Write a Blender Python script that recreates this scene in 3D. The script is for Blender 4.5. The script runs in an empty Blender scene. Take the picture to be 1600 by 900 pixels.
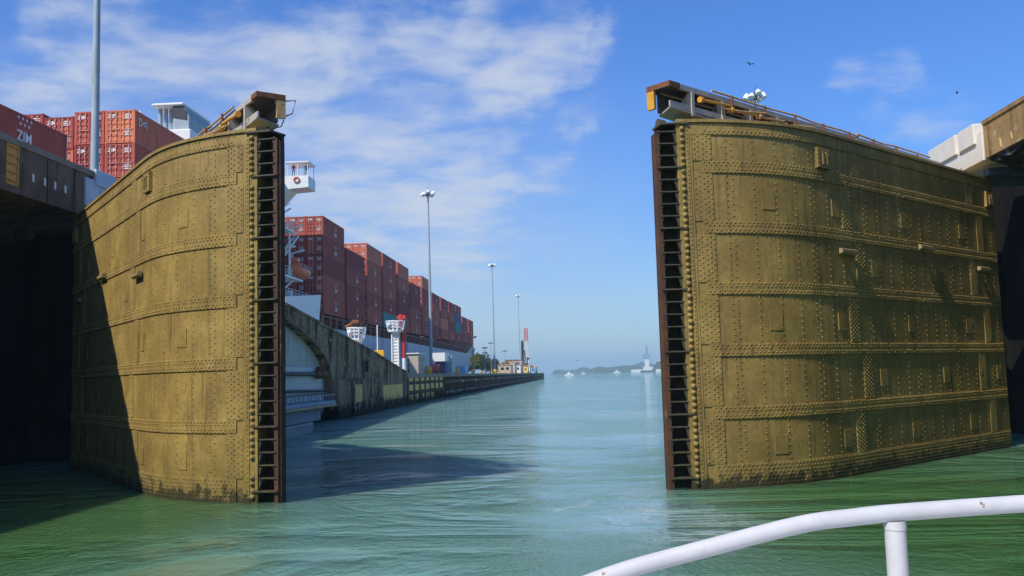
import bpy, math, random
import numpy as np
from math import sin, cos, radians, pi, sqrt, atan2
from mathutils import Matrix, Vector

random.seed(7)
scene = bpy.context.scene
COL = scene.collection

# ------------------------------------------------------------------ camera
cam_d = bpy.data.cameras.new('camera')
cam = bpy.data.objects.new('camera', cam_d)
COL.objects.link(cam)
scene.camera = cam
cam_d.sensor_width = 36.0
cam_d.lens = 36.0 * 1432.0 / 1600.0
cam_d.clip_start = 0.1
cam_d.clip_end = 40000.0
_rot = (Matrix.Rotation(radians(3.6), 4, 'Z') @ Matrix.Rotation(pi / 2 + 0.094, 4, 'X')
        @ Matrix.Rotation(-0.028, 4, 'Z'))
cam.matrix_world = Matrix.Translation((0, 0, 3.5)) @ _rot

# ------------------------------------------------------------------ world, sun, exposure
SUN = Vector((-0.440, -0.503, 0.743)).normalized()          # direction towards the sun
scene.view_settings.view_transform = 'Standard'
scene.view_settings.look = 'None'
scene.view_settings.exposure = 0.0
scene.view_settings.gamma = 1.0
scene.view_settings.use_curve_mapping = False

world = bpy.data.worlds.new('World')
scene.world = world
world.use_nodes = True


class NT:
    """Small helper around a node tree."""

    def __init__(self, tree):
        self.t = tree
        self.n = tree.nodes
        self.n.clear()

    def node(self, typ, ins=None, **kw):
        nd = self.n.new(typ)
        for k, v in kw.items():
            setattr(nd, k, v)
        for k, v in (ins or {}).items():
            self.set(nd.inputs[k], v)
        return nd

    def set(self, sock, v):
        if isinstance(v, bpy.types.NodeSocket):
            self.t.links.new(v, sock)
        elif isinstance(v, (tuple, list)) and sock.type == 'RGBA' and len(v) == 3:
            sock.default_value = (*v, 1.0)
        else:
            sock.default_value = v

    def math(self, op, a, b=0.0, c=0.0, clamp=False):
        nd = self.node('ShaderNodeMath', {0: a, 1: b, 2: c}, operation=op)
        nd.use_clamp = clamp
        return nd.outputs[0]

    def vmath(self, op, a, b=(0, 0, 0)):
        nd = self.node('ShaderNodeVectorMath', {0: a, 1: b}, operation=op)
        return nd.outputs['Value'] if op in ('DISTANCE', 'LENGTH', 'DOT_PRODUCT') else nd.outputs[0]

    def noise(self, vec, scale, detail=4.0, rough=0.55, dist=0.0):
        return self.node('ShaderNodeTexNoise', {'Vector': vec, 'Scale': scale, 'Detail': detail,
                                                'Roughness': rough, 'Distortion': dist}).outputs['Fac']

    def step(self, v, lo, hi):
        nd = self.node('ShaderNodeMapRange', {0: v, 1: lo, 2: hi, 3: 0.0, 4: 1.0})
        nd.interpolation_type = 'SMOOTHSTEP'
        return nd.outputs[0]

    def mix(self, f, a, b, blend='MIX'):
        nd = self.node('ShaderNodeMix', data_type='RGBA', blend_type=blend)
        self.set(nd.inputs[0], f)
        self.set(nd.inputs[6], a)
        self.set(nd.inputs[7], b)
        return nd.outputs[2]

    def scaled(self, vec, s):
        return self.vmath('MULTIPLY', vec, s)


wt = NT(world.node_tree)
sky = wt.node('ShaderNodeTexSky')
sky.sky_type = 'NISHITA'
sky.sun_disc = False
sky.sun_elevation = math.asin(SUN.z)
sky.sun_rotation = atan2(SUN.x, SUN.y)
sky.altitude = 0.0
sky.air_density = 1.0
sky.dust_density = 0.6
sky.ozone_density = 2.5
tc = wt.node('ShaderNodeTexCoord')
D = tc.outputs['Generated']
sep = wt.node('ShaderNodeSeparateXYZ', {0: D})
zc = wt.math('ADD', wt.math('MAXIMUM', sep.outputs[2], 0.0), 0.13)
flat = wt.node('ShaderNodeCombineXYZ', {0: wt.math('DIVIDE', sep.outputs[0], zc),
                                        1: wt.math('DIVIDE', sep.outputs[1], zc), 2: 0.0}).outputs[0]
n_big = wt.noise(flat, 1.3, 5.0, 0.6, 0.3)
n_mid = wt.noise(flat, 3.2, 6.0, 0.55, 0.4)
n_rip = wt.noise(wt.scaled(flat, (1.0, 1.5, 1.0)), 7.0, 5.0, 0.55, 0.4)
warp = wt.node('ShaderNodeTexNoise', {'Vector': D, 'Scale': 9.0, 'Detail': 6.0, 'Roughness': 0.6})
Dw = wt.vmath('ADD', D, wt.scaled(wt.vmath('SUBTRACT', warp.outputs['Color'], (0.5, 0.5, 0.5)), (0.14, 0.14, 0.09)))
BLOBS = [((-0.489, 0.804, 0.339), 0.105, 0.45), ((-0.426, 0.851, 0.308), 0.084, 0.35), ((-0.324, 0.888, 0.326), 0.077, 0.45), ((-0.251, 0.913, 0.320), 0.077, 0.50), ((-0.174, 0.931, 0.322), 0.070, 0.42), ((-0.107, 0.943, 0.316), 0.077, 0.60), ((-0.021, 0.932, 0.362), 0.060, 1.5), ((-0.052, 0.939, 0.340), 0.042, 0.50), ((-0.216, 0.934, 0.284), 0.084, 0.50), ((-0.138, 0.954, 0.265), 0.084, 0.55), ((-0.220, 0.949, 0.225), 0.077, 0.50), ((-0.127, 0.968, 0.219), 0.077, 0.40), ((-0.270, 0.930, 0.251), 0.063, 0.40), ((-0.022, 0.971, 0.236), 0.028, 0.50), ((0.016, 0.968, 0.251), 0.022, 0.30), ((-0.170, 0.970, 0.172), 0.09, 0.55), ((-0.073, 0.981, 0.177), 0.08, 0.42), ((-0.274, 0.944, 0.185), 0.08, 0.5), ((0.319, 0.904, 0.283), 0.035, 0.50), ((0.283, 0.918, 0.279), 0.021, 0.35), ((0.346, 0.912, 0.222), 0.049, 0.25), ((0.029, 0.943, 0.330), 0.035, 0.20), ((0.034, 0.958, 0.286), 0.042, 0.22), ((-0.360, 0.896, 0.259), 0.056, 0.15), ((-0.503, 0.819, 0.276), 0.077, 0.25),
         ((0.6, -0.4, 0.6), 0.5, 0.35), ((-0.7, -0.2, 0.6), 0.5, 0.3)]
M = None
for c, r, w in BLOBS:
    d = wt.vmath('DISTANCE', Dw, Vector(c).normalized())
    m = wt.math('MULTIPLY', wt.step(d, r * 1.6, r * 0.1), w)
    M = m if M is None else wt.math('ADD', M, m)
M = wt.math('MINIMUM', M, 0.85)
den = wt.math('MULTIPLY_ADD', M, 0.50, -0.75)
for nz, amp in ((n_big, 0.6), (n_mid, 1.3), (n_rip, 0.6)):
    den = wt.math('MULTIPLY_ADD', nz, amp, den)
cl = wt.math('MULTIPLY', wt.step(den, 0.55, 1.22), wt.step(M, 0.0, 0.4))
cl = wt.math('MULTIPLY', cl, 0.80)
low = wt.math('MULTIPLY', wt.step(sep.outputs[2], 0.40, 0.06), wt.step(sep.outputs[0], 0.22, -0.18))
veil = wt.math('MULTIPLY', low, wt.math('MULTIPLY_ADD', n_big, 0.45, 0.05))
cl = wt.math('MAXIMUM', cl, wt.math('MULTIPLY_ADD', cl, 0.75, wt.math('MULTIPLY', veil, 1.25)))
# the air near the horizon is pale; the sky overhead is deeper blue
hor = wt.step(sep.outputs[2], 0.34, -0.02)
tint = wt.mix(hor, (0.60, 1.07, 1.82), (0.82, 1.04, 1.30))
skyc = wt.mix(1.0, sky.outputs[0], tint, 'MULTIPLY')
withcl = wt.mix(cl, skyc, (6.4, 6.9, 7.9))
bg = wt.node('ShaderNodeBackground', {'Color': withcl, 'Strength': 0.1})
wt.t.links.new(bg.outputs[0], wt.node('ShaderNodeOutputWorld').inputs[0])

sun_d = bpy.data.lights.new('sun', 'SUN')
sun_d.energy = 5.0
sun_d.angle = radians(0.5)
sun_d.color = (1.0, 0.94, 0.84)
sun = bpy.data.objects.new('sun', sun_d)
COL.objects.link(sun)
sun.rotation_euler = SUN.to_track_quat('Z', 'Y').to_euler()
sun.location = (0, 0, 80)

# ------------------------------------------------------------------ materials
MATS = {}


def new_mat(name):
    m = bpy.data.materials.new(name)
    m.use_nodes = True
    MATS[name] = m
    return m, NT(m.node_tree)


def finish(nt, color, rough, bump=None, bump_strength=0.3, bump_dist=0.02, metallic=0.0, spec=0.5, normal=None):
    b = nt.node('ShaderNodeBsdfPrincipled', {'Base Color': color, 'Roughness': rough, 'Metallic': metallic,
                                             'Specular IOR Level': spec})
    if bump is not None:
        bn = nt.node('ShaderNodeBump', {'Height': bump, 'Strength': bump_strength, 'Distance': bump_dist})
        nt.t.links.new(bn.outputs[0], b.inputs['Normal'])
    out = nt.node('ShaderNodeOutputMaterial')
    nt.t.links.new(b.outputs[0], out.inputs[0])
    return b


def worn(name, c1, c2, scale=1.5, rough=0.6, stain=None, stain_amt=(0.55, 0.75), stain_scale=2.0,
         stretch=(1, 1, 1), stain2=None, stain2_amt=(0.62, 0.72), stain2_scale=5.0, stretch2=(1, 1, 1),
         bump=0.25, bump_dist=0.01, bump_scale=25.0, random_value=0.0, metallic=0.0, spec=0.4):
    m, nt = new_mat(name)
    pos = nt.node('ShaderNodeNewGeometry').outputs['Position']
    col = nt.mix(nt.step(nt.noise(pos, scale, 6.0, 0.6), 0.3, 0.7), c1, c2)
    if stain:
        s = nt.step(nt.noise(nt.scaled(pos, stretch), stain_scale, 7.0, 0.62), *stain_amt)
        col = nt.mix(s, col, stain)
    if stain2:
        s = nt.step(nt.noise(nt.scaled(pos, stretch2), stain2_scale, 7.0, 0.65), *stain2_amt)
        col = nt.mix(s, col, stain2)
    if random_value:
        rnd = nt.node('ShaderNodeObjectInfo').outputs['Random']
        f = nt.math('ADD', nt.math('MULTIPLY', rnd, random_value * 2), 1.0 - random_value)
        h = nt.node('ShaderNodeHueSaturation', {'Color': col, 'Value': f,
                    'Hue': nt.math('ADD', nt.math('MULTIPLY', rnd, 0.02), 0.49)})
        col = h.outputs[0]
    bh = nt.noise(pos, bump_scale, 5.0, 0.6)
    rg = nt.math('ADD', nt.math('MULTIPLY', nt.noise(pos, scale * 4, 4.0), 0.3), rough - 0.15)
    finish(nt, col, rg, bh, bump, bump_dist, metallic, spec)
    return m


def gate_paint():
    m, nt = new_mat('olive_gate_paint')
    pos = nt.node('ShaderNodeNewGeometry').outputs['Position']
    sp = nt.node('ShaderNodeSeparateXYZ', {0: pos})
    n1 = nt.noise(pos, 0.9, 7.0, 0.62)
    n2 = nt.noise(pos, 7.0, 6.0, 0.65)
    streak = nt.noise(nt.scaled(pos, (5.0, 5.0, 0.35)), 1.0, 6.0, 0.65)
    spots = nt.noise(pos, 2.6, 8.0, 0.7)
    drip = nt.noise(nt.scaled(pos, (9.0, 9.0, 0.22)), 1.0, 5.0, 0.6)
    patchy = nt.noise(pos, 0.38, 6.0, 0.6)
    col = nt.mix(nt.step(n1, 0.32, 0.68), (0.262, 0.174, 0.044), (0.400, 0.272, 0.074))
    col = nt.mix(nt.math('MULTIPLY', nt.step(patchy, 0.40, 0.62), 0.45), col, (0.235, 0.15, 0.042))
    col = nt.mix(nt.math('MULTIPLY', nt.step(n2, 0.42, 0.75), 0.55), col, (0.135, 0.093, 0.022))
    col = nt.mix(nt.math('MULTIPLY', nt.step(streak, 0.50, 0.72), 0.6), col, (0.085, 0.064, 0.024))
    col = nt.mix(nt.math('MULTIPLY', nt.math('MULTIPLY', nt.step(drip, 0.56, 0.70), nt.step(patchy, 0.40, 0.56)), 0.75), col, (0.10, 0.048, 0.02))
    col = nt.mix(nt.math('MULTIPLY', nt.step(spots, 0.63, 0.72), 0.8), col, (0.045, 0.032, 0.017))
    col = nt.mix(nt.math('MULTIPLY', nt.step(nt.noise(pos, 1.1, 7.0, 0.68), 0.62, 0.69), 0.5), col, (0.40, 0.31, 0.13))
    # weed and silt along the waterline
    wet = nt.math('ADD', sp.outputs[2], nt.math('MULTIPLY', nt.math('SUBTRACT', spots, 0.5), -1.9))
    wet = nt.math('ADD', wet, nt.math('MULTIPLY', nt.math('SUBTRACT', streak, 0.5), -0.5))
    col = nt.mix(nt.step(wet, 0.50, 0.16), col, (0.016, 0.017, 0.010))
    low = nt.step(nt.math('ADD', sp.outputs[2], nt.math('MULTIPLY', nt.math('SUBTRACT', n1, 0.5), 3.0)), 2.6, 0.3)
    col = nt.mix(nt.math('MULTIPLY', low, 0.35), col, (0.10, 0.082, 0.024))
    rough = nt.math('ADD', nt.math('MULTIPLY', n2, 0.3), 0.42)
    h = nt.math('ADD', nt.noise(pos, 30.0, 5.0, 0.65), nt.math('MULTIPLY', nt.noise(pos, 1.6, 3.0), 3.0))
    finish(nt, col, rough, h, 0.32, 0.012, spec=0.35)
    return m


def concrete(name, c1, c2, dark, amt=(0.45, 0.7), extra=None, rough=0.9, pour=1.6):
    m, nt = new_mat(name)
    pos = nt.node('ShaderNodeNewGeometry').outputs['Position']
    sp = nt.node('ShaderNodeSeparateXYZ', {0: pos})
    n1 = nt.noise(pos, 0.7, 8.0, 0.65)
    streak = nt.noise(nt.scaled(pos, (pour, pour, 0.10 + 0.08 * (pour < 1))), 1.0, 8.0, 0.68)
    fine = nt.noise(pos, 9.0, 7.0, 0.7)
    col = nt.mix(nt.step(n1, 0.35, 0.65), c1, c2)
    col = nt.mix(nt.step(streak, *amt), col, dark)
    col = nt.mix(nt.math('MULTIPLY', nt.step(fine, 0.5, 0.72), 0.5), col, dark)
    if extra:
        col = nt.mix(nt.step(nt.noise(pos, 1.7, 7.0, 0.7), 0.57, 0.66), col, extra)
    wet = nt.math('ADD', sp.outputs[2], nt.math('MULTIPLY', nt.math('SUBTRACT', n1, 0.5), -3.0))
    col = nt.mix(nt.step(wet, 1.6, 0.5), col, (0.014, 0.017, 0.012))
    h = nt.math('ADD', nt.math('MULTIPLY', fine, 0.6), nt.noise(pos, 2.0, 6.0, 0.6))
    finish(nt, col, rough, h, 0.5, 0.06, spec=0.12)
    return m


gate_paint()
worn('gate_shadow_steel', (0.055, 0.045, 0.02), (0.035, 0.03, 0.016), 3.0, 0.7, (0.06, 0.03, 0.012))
worn('shelf_steel', (0.085, 0.072, 0.04), (0.055, 0.047, 0.028), 5.0, 0.6, (0.045, 0.03, 0.018), stain_scale=4.0)
worn('shaded_rust', (0.105, 0.044, 0.017), (0.05, 0.024, 0.012), 4.0, 0.75, (0.05, 0.026, 0.014), (0.5, 0.68), 1.5, (1, 1, .3),  # rust browns darkened so the strip's shade sits in the colour
     (0.19, 0.13, 0.06), (0.6, 0.7), 3.0, (1, 1, .4))
worn('rust', (0.23, 0.085, 0.03), (0.13, 0.048, 0.02), 6.0, 0.8, (0.32, 0.25, 0.19), (0.6, 0.7), 5.0)
worn('bridge_grey_paint', (0.47, 0.43, 0.35), (0.38, 0.34, 0.28), 3.0, 0.55, (0.24, 0.16, 0.10), (0.58, 0.72), 3.0, (1, 1, .5))
worn('bridge_dark', (0.10, 0.085, 0.075), (0.06, 0.05, 0.045), 3.0, 0.7)
worn('yellow_paint', (0.66, 0.33, 0.03), (0.56, 0.26, 0.025), 5.0, 0.5, (0.24, 0.10, 0.03), (0.58, 0.7), 5.0)
worn('pale_yellow_rail', (0.56, 0.37, 0.15), (0.46, 0.27, 0.09), 5.0, 0.5, (0.26, 0.11, 0.04), (0.55, 0.7), 4.0)
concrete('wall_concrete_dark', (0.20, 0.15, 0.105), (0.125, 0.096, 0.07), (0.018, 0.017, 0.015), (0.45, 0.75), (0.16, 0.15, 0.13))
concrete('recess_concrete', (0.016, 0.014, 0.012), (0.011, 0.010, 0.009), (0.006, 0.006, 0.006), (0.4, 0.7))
concrete('coping_concrete', (0.30, 0.26, 0.21), (0.22, 0.19, 0.15), (0.10, 0.08, 0.06), (0.55, 0.8))
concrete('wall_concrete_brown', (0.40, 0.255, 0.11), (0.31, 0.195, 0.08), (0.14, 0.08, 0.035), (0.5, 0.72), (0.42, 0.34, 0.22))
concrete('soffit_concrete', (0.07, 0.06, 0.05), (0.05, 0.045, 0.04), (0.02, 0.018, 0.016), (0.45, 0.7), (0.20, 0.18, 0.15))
concrete('approach_concrete', (0.42, 0.275, 0.165), (0.29, 0.19, 0.115), (0.045, 0.029, 0.018), (0.42, 0.62), (0.60, 0.45, 0.31), pour=0.65)
concrete('arch_concrete', (0.66, 0.60, 0.52), (0.57, 0.52, 0.45), (0.30, 0.27, 0.23), (0.5, 0.8))
concrete('pier_concrete', (0.36, 0.31, 0.24), (0.28, 0.24, 0.18), (0.15, 0.12, 0.09), (0.5, 0.8))
concrete('panel_beige', (0.90, 0.60, 0.20), (0.84, 0.55, 0.18), (0.30, 0.24, 0.15), (0.56, 0.8))
concrete('fender_timber', (0.17, 0.12, 0.07), (0.115, 0.08, 0.048), (0.04, 0.029, 0.02), (0.45, 0.7))
concrete('fender_worn', (0.50, 0.47, 0.42), (0.36, 0.34, 0.30), (0.10, 0.09, 0.08), (0.55, 0.75))
worn('plate_white', (0.78, 0.70, 0.58), (0.70, 0.63, 0.52), 1.5, 0.6, (0.42, 0.33, 0.22), (0.6, 0.74), 2.0, (1, 1, .4))
worn('plate_blue_grey', (0.50, 0.56, 0.64), (0.42, 0.47, 0.55), 1.5, 0.5, (0.25, 0.24, 0.24), (0.6, 0.75), 2.0, (1, 1, .4))
worn('dark_blue_steel', (0.10, 0.11, 0.16), (0.07, 0.08, 0.12), 2.0, 0.5)
worn('caisson_white', (0.74, 0.71, 0.66), (0.64, 0.61, 0.57), 1.0, 0.55, (0.35, 0.30, 0.24), (0.58, 0.72), 1.3, (1, 1, .3))
worn('caisson_blue', (0.34, 0.42, 0.50), (0.28, 0.35, 0.42), 1.0, 0.55, (0.12, 0.12, 0.12), (0.55, 0.7), 1.5, (1, 1, .3))
worn('white_paint', (0.80, 0.80, 0.78), (0.72, 0.72, 0.70), 2.0, 0.4, (0.5, 0.42, 0.34), (0.68, 0.8), 3.0, (1, 1, .4), bump=0.05)
worn('rail_white', (0.57, 0.56, 0.56), (0.50, 0.49, 0.49), 14.0, 0.34, (0.42, 0.36, 0.29), (0.60, 0.78), 12.0, bump=0.3,
     bump_dist=0.0015, bump_scale=60.0, stain2=(0.22, 0.13, 0.07), stain2_amt=(0.665, 0.70), stain2_scale=30.0)
worn('container_red', (0.42, 0.078, 0.062), (0.34, 0.064, 0.054), 0.5, 0.6, (0.32, 0.06, 0.045), (0.56, 0.75), 1.2, (1, 1, .3),
     (0.62, 0.20, 0.11), (0.64, 0.72), 2.0, random_value=0.28, spec=0.2)
worn('container_orange', (0.66, 0.16, 0.07), (0.58, 0.135, 0.06), 0.5, 0.55, (0.30, 0.07, 0.04), (0.58, 0.75), 1.2, (1, 1, .3), random_value=0.12)
worn('container_teal', (0.03, 0.27, 0.24), (0.03, 0.22, 0.20), 0.5, 0.55, random_value=0.1)
worn('container_blue', (0.05, 0.09, 0.26), (0.04, 0.07, 0.20), 0.5, 0.55, random_value=0.1)
worn('lock_rod', (0.60, 0.35, 0.27), (0.50, 0.27, 0.2), 2.0, 0.4)
worn('marking_white', (0.80, 0.76, 0.74), (0.70, 0.66, 0.64), 4.0, 0.6, (0.5, 0.3, 0.26), (0.6, 0.72), 6.0)
worn('hull_grey', (0.46, 0.50, 0.55), (0.40, 0.44, 0.49), 0.15, 0.5, (0.22, 0.23, 0.25), (0.5, 0.75), 0.5, (1, 1, .15),
     (0.28, 0.17, 0.12), (0.66, 0.74), 0.8, (1, 1, .2))
worn('deck_maroon', (0.26, 0.05, 0.035), (0.18, 0.04, 0.03), 0.5, 0.7)
worn('stanchion_tan', (0.42, 0.22, 0.17), (0.35, 0.17, 0.13), 1.0, 0.6)
worn('lifeboat_orange', (0.68, 0.16, 0.05), (0.60, 0.13, 0.045), 1.0, 0.4)
worn('funnel_black', (0.03, 0.03, 0.035), (0.04, 0.04, 0.045), 1.0, 0.5)
worn('steel_pole', (0.36, 0.43, 0.46), (0.30, 0.36, 0.39), 1.0, 0.5, (0.22, 0.24, 0.25), (0.55, 0.75), 1.0, (3, 3, .3))
worn('lamp_white', (0.80, 0.82, 0.84), (0.74, 0.76, 0.78), 2.0, 0.35)
worn('sign_yellow', (0.72, 0.42, 0.03), (0.66, 0.37, 0.025), 2.0, 0.5)
worn('sign_red', (0.58, 0.05, 0.045), (0.50, 0.04, 0.04), 2.0, 0.5)
worn('cabin_beige', (0.50, 0.42, 0.34), (0.44, 0.37, 0.29), 1.0, 0.7, (0.28, 0.22, 0.17), (0.6, 0.75), 1.0, (1, 1, .3))
worn('cabin_blue', (0.04, 0.08, 0.22), (0.035, 0.07, 0.18), 1.0, 0.5)
worn('tarp_blue', (0.20, 0.42, 0.66), (0.17, 0.36, 0.58), 1.0, 0.5)
worn('dark_steel', (0.05, 0.048, 0.045), (0.035, 0.033, 0.03), 1.0, 0.6)
worn('window_dark', (0.03, 0.04, 0.05), (0.02, 0.03, 0.04), 1.0, 0.12)
worn('trunk_bark', (0.13, 0.09, 0.06), (0.09, 0.065, 0.045), 2.0, 0.9)
worn('foliage', (0.035, 0.07, 0.02), (0.055, 0.09, 0.026), 0.35, 0.7, (0.03, 0.06, 0.018), (0.5, 0.65), 0.8, bump=0.0)
worn('bird_dark', (0.03, 0.03, 0.03), (0.04, 0.04, 0.04), 3.0, 0.8)
worn('skin_tone', (0.35, 0.2, 0.13), (0.33, 0.19, 0.12), 3.0, 0.6)
worn('shirt_red', (0.5, 0.06, 0.04), (0.45, 0.05, 0.04), 3.0, 0.8)
worn('hill_foliage', (0.045, 0.075, 0.028), (0.07, 0.10, 0.04), 0.02, 0.9, (0.03, 0.05, 0.02), (0.45, 0.65), 0.05, bump=0.0)
worn('shore_white', (0.78, 0.76, 0.70), (0.70, 0.68, 0.62), 0.1, 0.7)
worn('tower_blue_grey', (0.25, 0.30, 0.42), (0.22, 0.26, 0.38), 0.1, 0.7)
worn('lattice_red', (0.65, 0.10, 0.07), (0.6, 0.09, 0.06), 0.5, 0.6)
worn('lake_bed', (0.03, 0.05, 0.03), (0.03, 0.05, 0.03), 0.1, 0.9)


def water_mat():
    m, nt = new_mat('green_canal_water')
    pos = nt.node('ShaderNodeNewGeometry').outputs['Position']
    sp = nt.node('ShaderNodeSeparateXYZ', {0: pos})
    big = nt.noise(pos, 0.07, 5.0, 0.6, 0.8)
    # body colour of the silty water: green in the chamber, teal in the lake
    far = nt.step(nt.math('ADD', sp.outputs[1], nt.math('MULTIPLY', nt.math('SUBTRACT', big, 0.5), 40.0)), 22.0, 60.0)
    side = nt.math('ABSOLUTE', nt.math('ADD', nt.math('ADD', sp.outputs[0], 2.5), nt.math('MULTIPLY', nt.math('SUBTRACT', big, 0.5), 9.0)))
    sky_lane = nt.step(side, 9.5, 1.5)  # teal lane down the middle also puts the brighter sky reflection into the colour
    col = nt.mix(nt.math('MAXIMUM', far, nt.math('MULTIPLY', sky_lane, 0.85)), (0.052, 0.135, 0.042), (0.15, 0.295, 0.25))
    col = nt.mix(nt.math('MULTIPLY', nt.step(big, 0.45, 0.7), 0.3), col, (0.05, 0.13, 0.07))
    # a few lines of foam left by the current
    fv = nt.scaled(pos, (0.10, 0.42, 1.0))
    foam = nt.math('MULTIPLY', nt.step(nt.noise(fv, 1.0, 8.0, 0.72, 0.6), 0.63, 0.68),
                   nt.step(nt.noise(pos, 0.05, 2.0), 0.48, 0.6))
    foam = nt.math('MULTIPLY', foam, nt.step(sp.outputs[1], 20.0, 30.0))
    col = nt.mix(nt.math('MULTIPLY', foam, 0.7), col, (0.5, 0.52, 0.46))
    # pale bluish patches broken into streaks, and thin foam lines
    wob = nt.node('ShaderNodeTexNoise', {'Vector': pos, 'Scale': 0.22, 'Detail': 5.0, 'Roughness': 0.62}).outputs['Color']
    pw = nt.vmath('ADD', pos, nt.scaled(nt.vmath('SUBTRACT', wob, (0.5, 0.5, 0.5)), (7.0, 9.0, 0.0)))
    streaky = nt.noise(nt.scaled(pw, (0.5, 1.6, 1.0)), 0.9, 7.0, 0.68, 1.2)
    pale_mix = None
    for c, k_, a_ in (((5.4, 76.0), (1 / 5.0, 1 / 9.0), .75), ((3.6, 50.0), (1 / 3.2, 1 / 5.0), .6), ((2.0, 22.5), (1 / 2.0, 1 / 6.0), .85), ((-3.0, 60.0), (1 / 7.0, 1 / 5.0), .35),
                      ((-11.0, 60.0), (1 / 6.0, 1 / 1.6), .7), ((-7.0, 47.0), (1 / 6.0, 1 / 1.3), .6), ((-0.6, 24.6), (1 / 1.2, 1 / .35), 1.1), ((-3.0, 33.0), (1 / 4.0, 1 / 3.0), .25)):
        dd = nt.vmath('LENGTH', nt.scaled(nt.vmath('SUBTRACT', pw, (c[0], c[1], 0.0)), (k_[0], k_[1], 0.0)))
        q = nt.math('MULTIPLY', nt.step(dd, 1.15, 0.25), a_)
        pale_mix = q if pale_mix is None else nt.math('MAXIMUM', pale_mix, q)
    pale_mix = nt.math('MULTIPLY', pale_mix, nt.step(streaky, 0.34, 0.62), clamp=True)
    col = nt.mix(pale_mix, col, (0.34, 0.42, 0.44))
    # wind and current patches: slick next to ruffled
    patch = nt.step(nt.noise(nt.scaled(pos, (0.6, 1.0, 1.0)), 0.12, 4.0, 0.6, 2.2), 0.38, 0.60)
    w1 = nt.noise(nt.scaled(pos, (1.4, 1.5, 1.0)), 0.6, 3.0, 0.5, 0.5)
    w2 = nt.noise(nt.scaled(pos, (1.7, 1.5, 1.0)), 2.3, 4.0, 0.6, 0.4)
    w3 = nt.noise(nt.scaled(pos, (1.5, 1.4, 1.0)), 5.5, 3.0, 0.6, 0.2)
    # rings spreading from the gate leaf as it moves
    rv = nt.vmath('DISTANCE', nt.vmath('ADD', pos, nt.scaled(nt.node('ShaderNodeTexNoise',
                  {'Vector': pos, 'Scale': 0.25}).outputs['Color'], (2.2, 2.2, 0.0))), (-4.5, 32.5, 0.0))
    swell = nt.noise(nt.scaled(pos, (0.7, 1.2, 1.0)), 0.22, 2.0, 0.5, 1.5)
    ring = nt.math('MULTIPLY', nt.math('SINE', nt.math('MULTIPLY', rv, 6.0)), nt.step(rv, 11.0, 2.0))
    h = nt.math('ADD', nt.math('MULTIPLY', w1, 0.07), nt.math('MULTIPLY', w2, 0.17))
    h = nt.math('ADD', h, nt.math('MULTIPLY', w3, nt.math('ADD', nt.math('MULTIPLY', patch, 0.08), 0.05)))
    h = nt.math('MULTIPLY', h, nt.math('ADD', nt.math('ADD', nt.math('MULTIPLY', patch, 1.15), 0.16), nt.math('MULTIPLY', nt.step(sp.outputs[1], 120.0, 420.0), 1.6)))
    h = nt.math('ADD', h, nt.math('MULTIPLY', ring, 0.018))
    h = nt.math('ADD', h, nt.math('MULTIPLY', swell, 0.09))
    b = finish(nt, col, nt.math('ADD', nt.math('MULTIPLY', patch, 0.03), 0.02), h, 1.0, 1.0, spec=0.5)
    b.inputs['IOR'].default_value = 1.33
    b.subsurface_method = 'RANDOM_WALK'
    b.inputs['Subsurface Weight'].default_value = 0.95
    b.inputs['Subsurface Radius'].default_value = (0.5, 1.1, 0.9)
    b.inputs['Subsurface Scale'].default_value = 5.0
    return m


water_mat()


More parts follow.
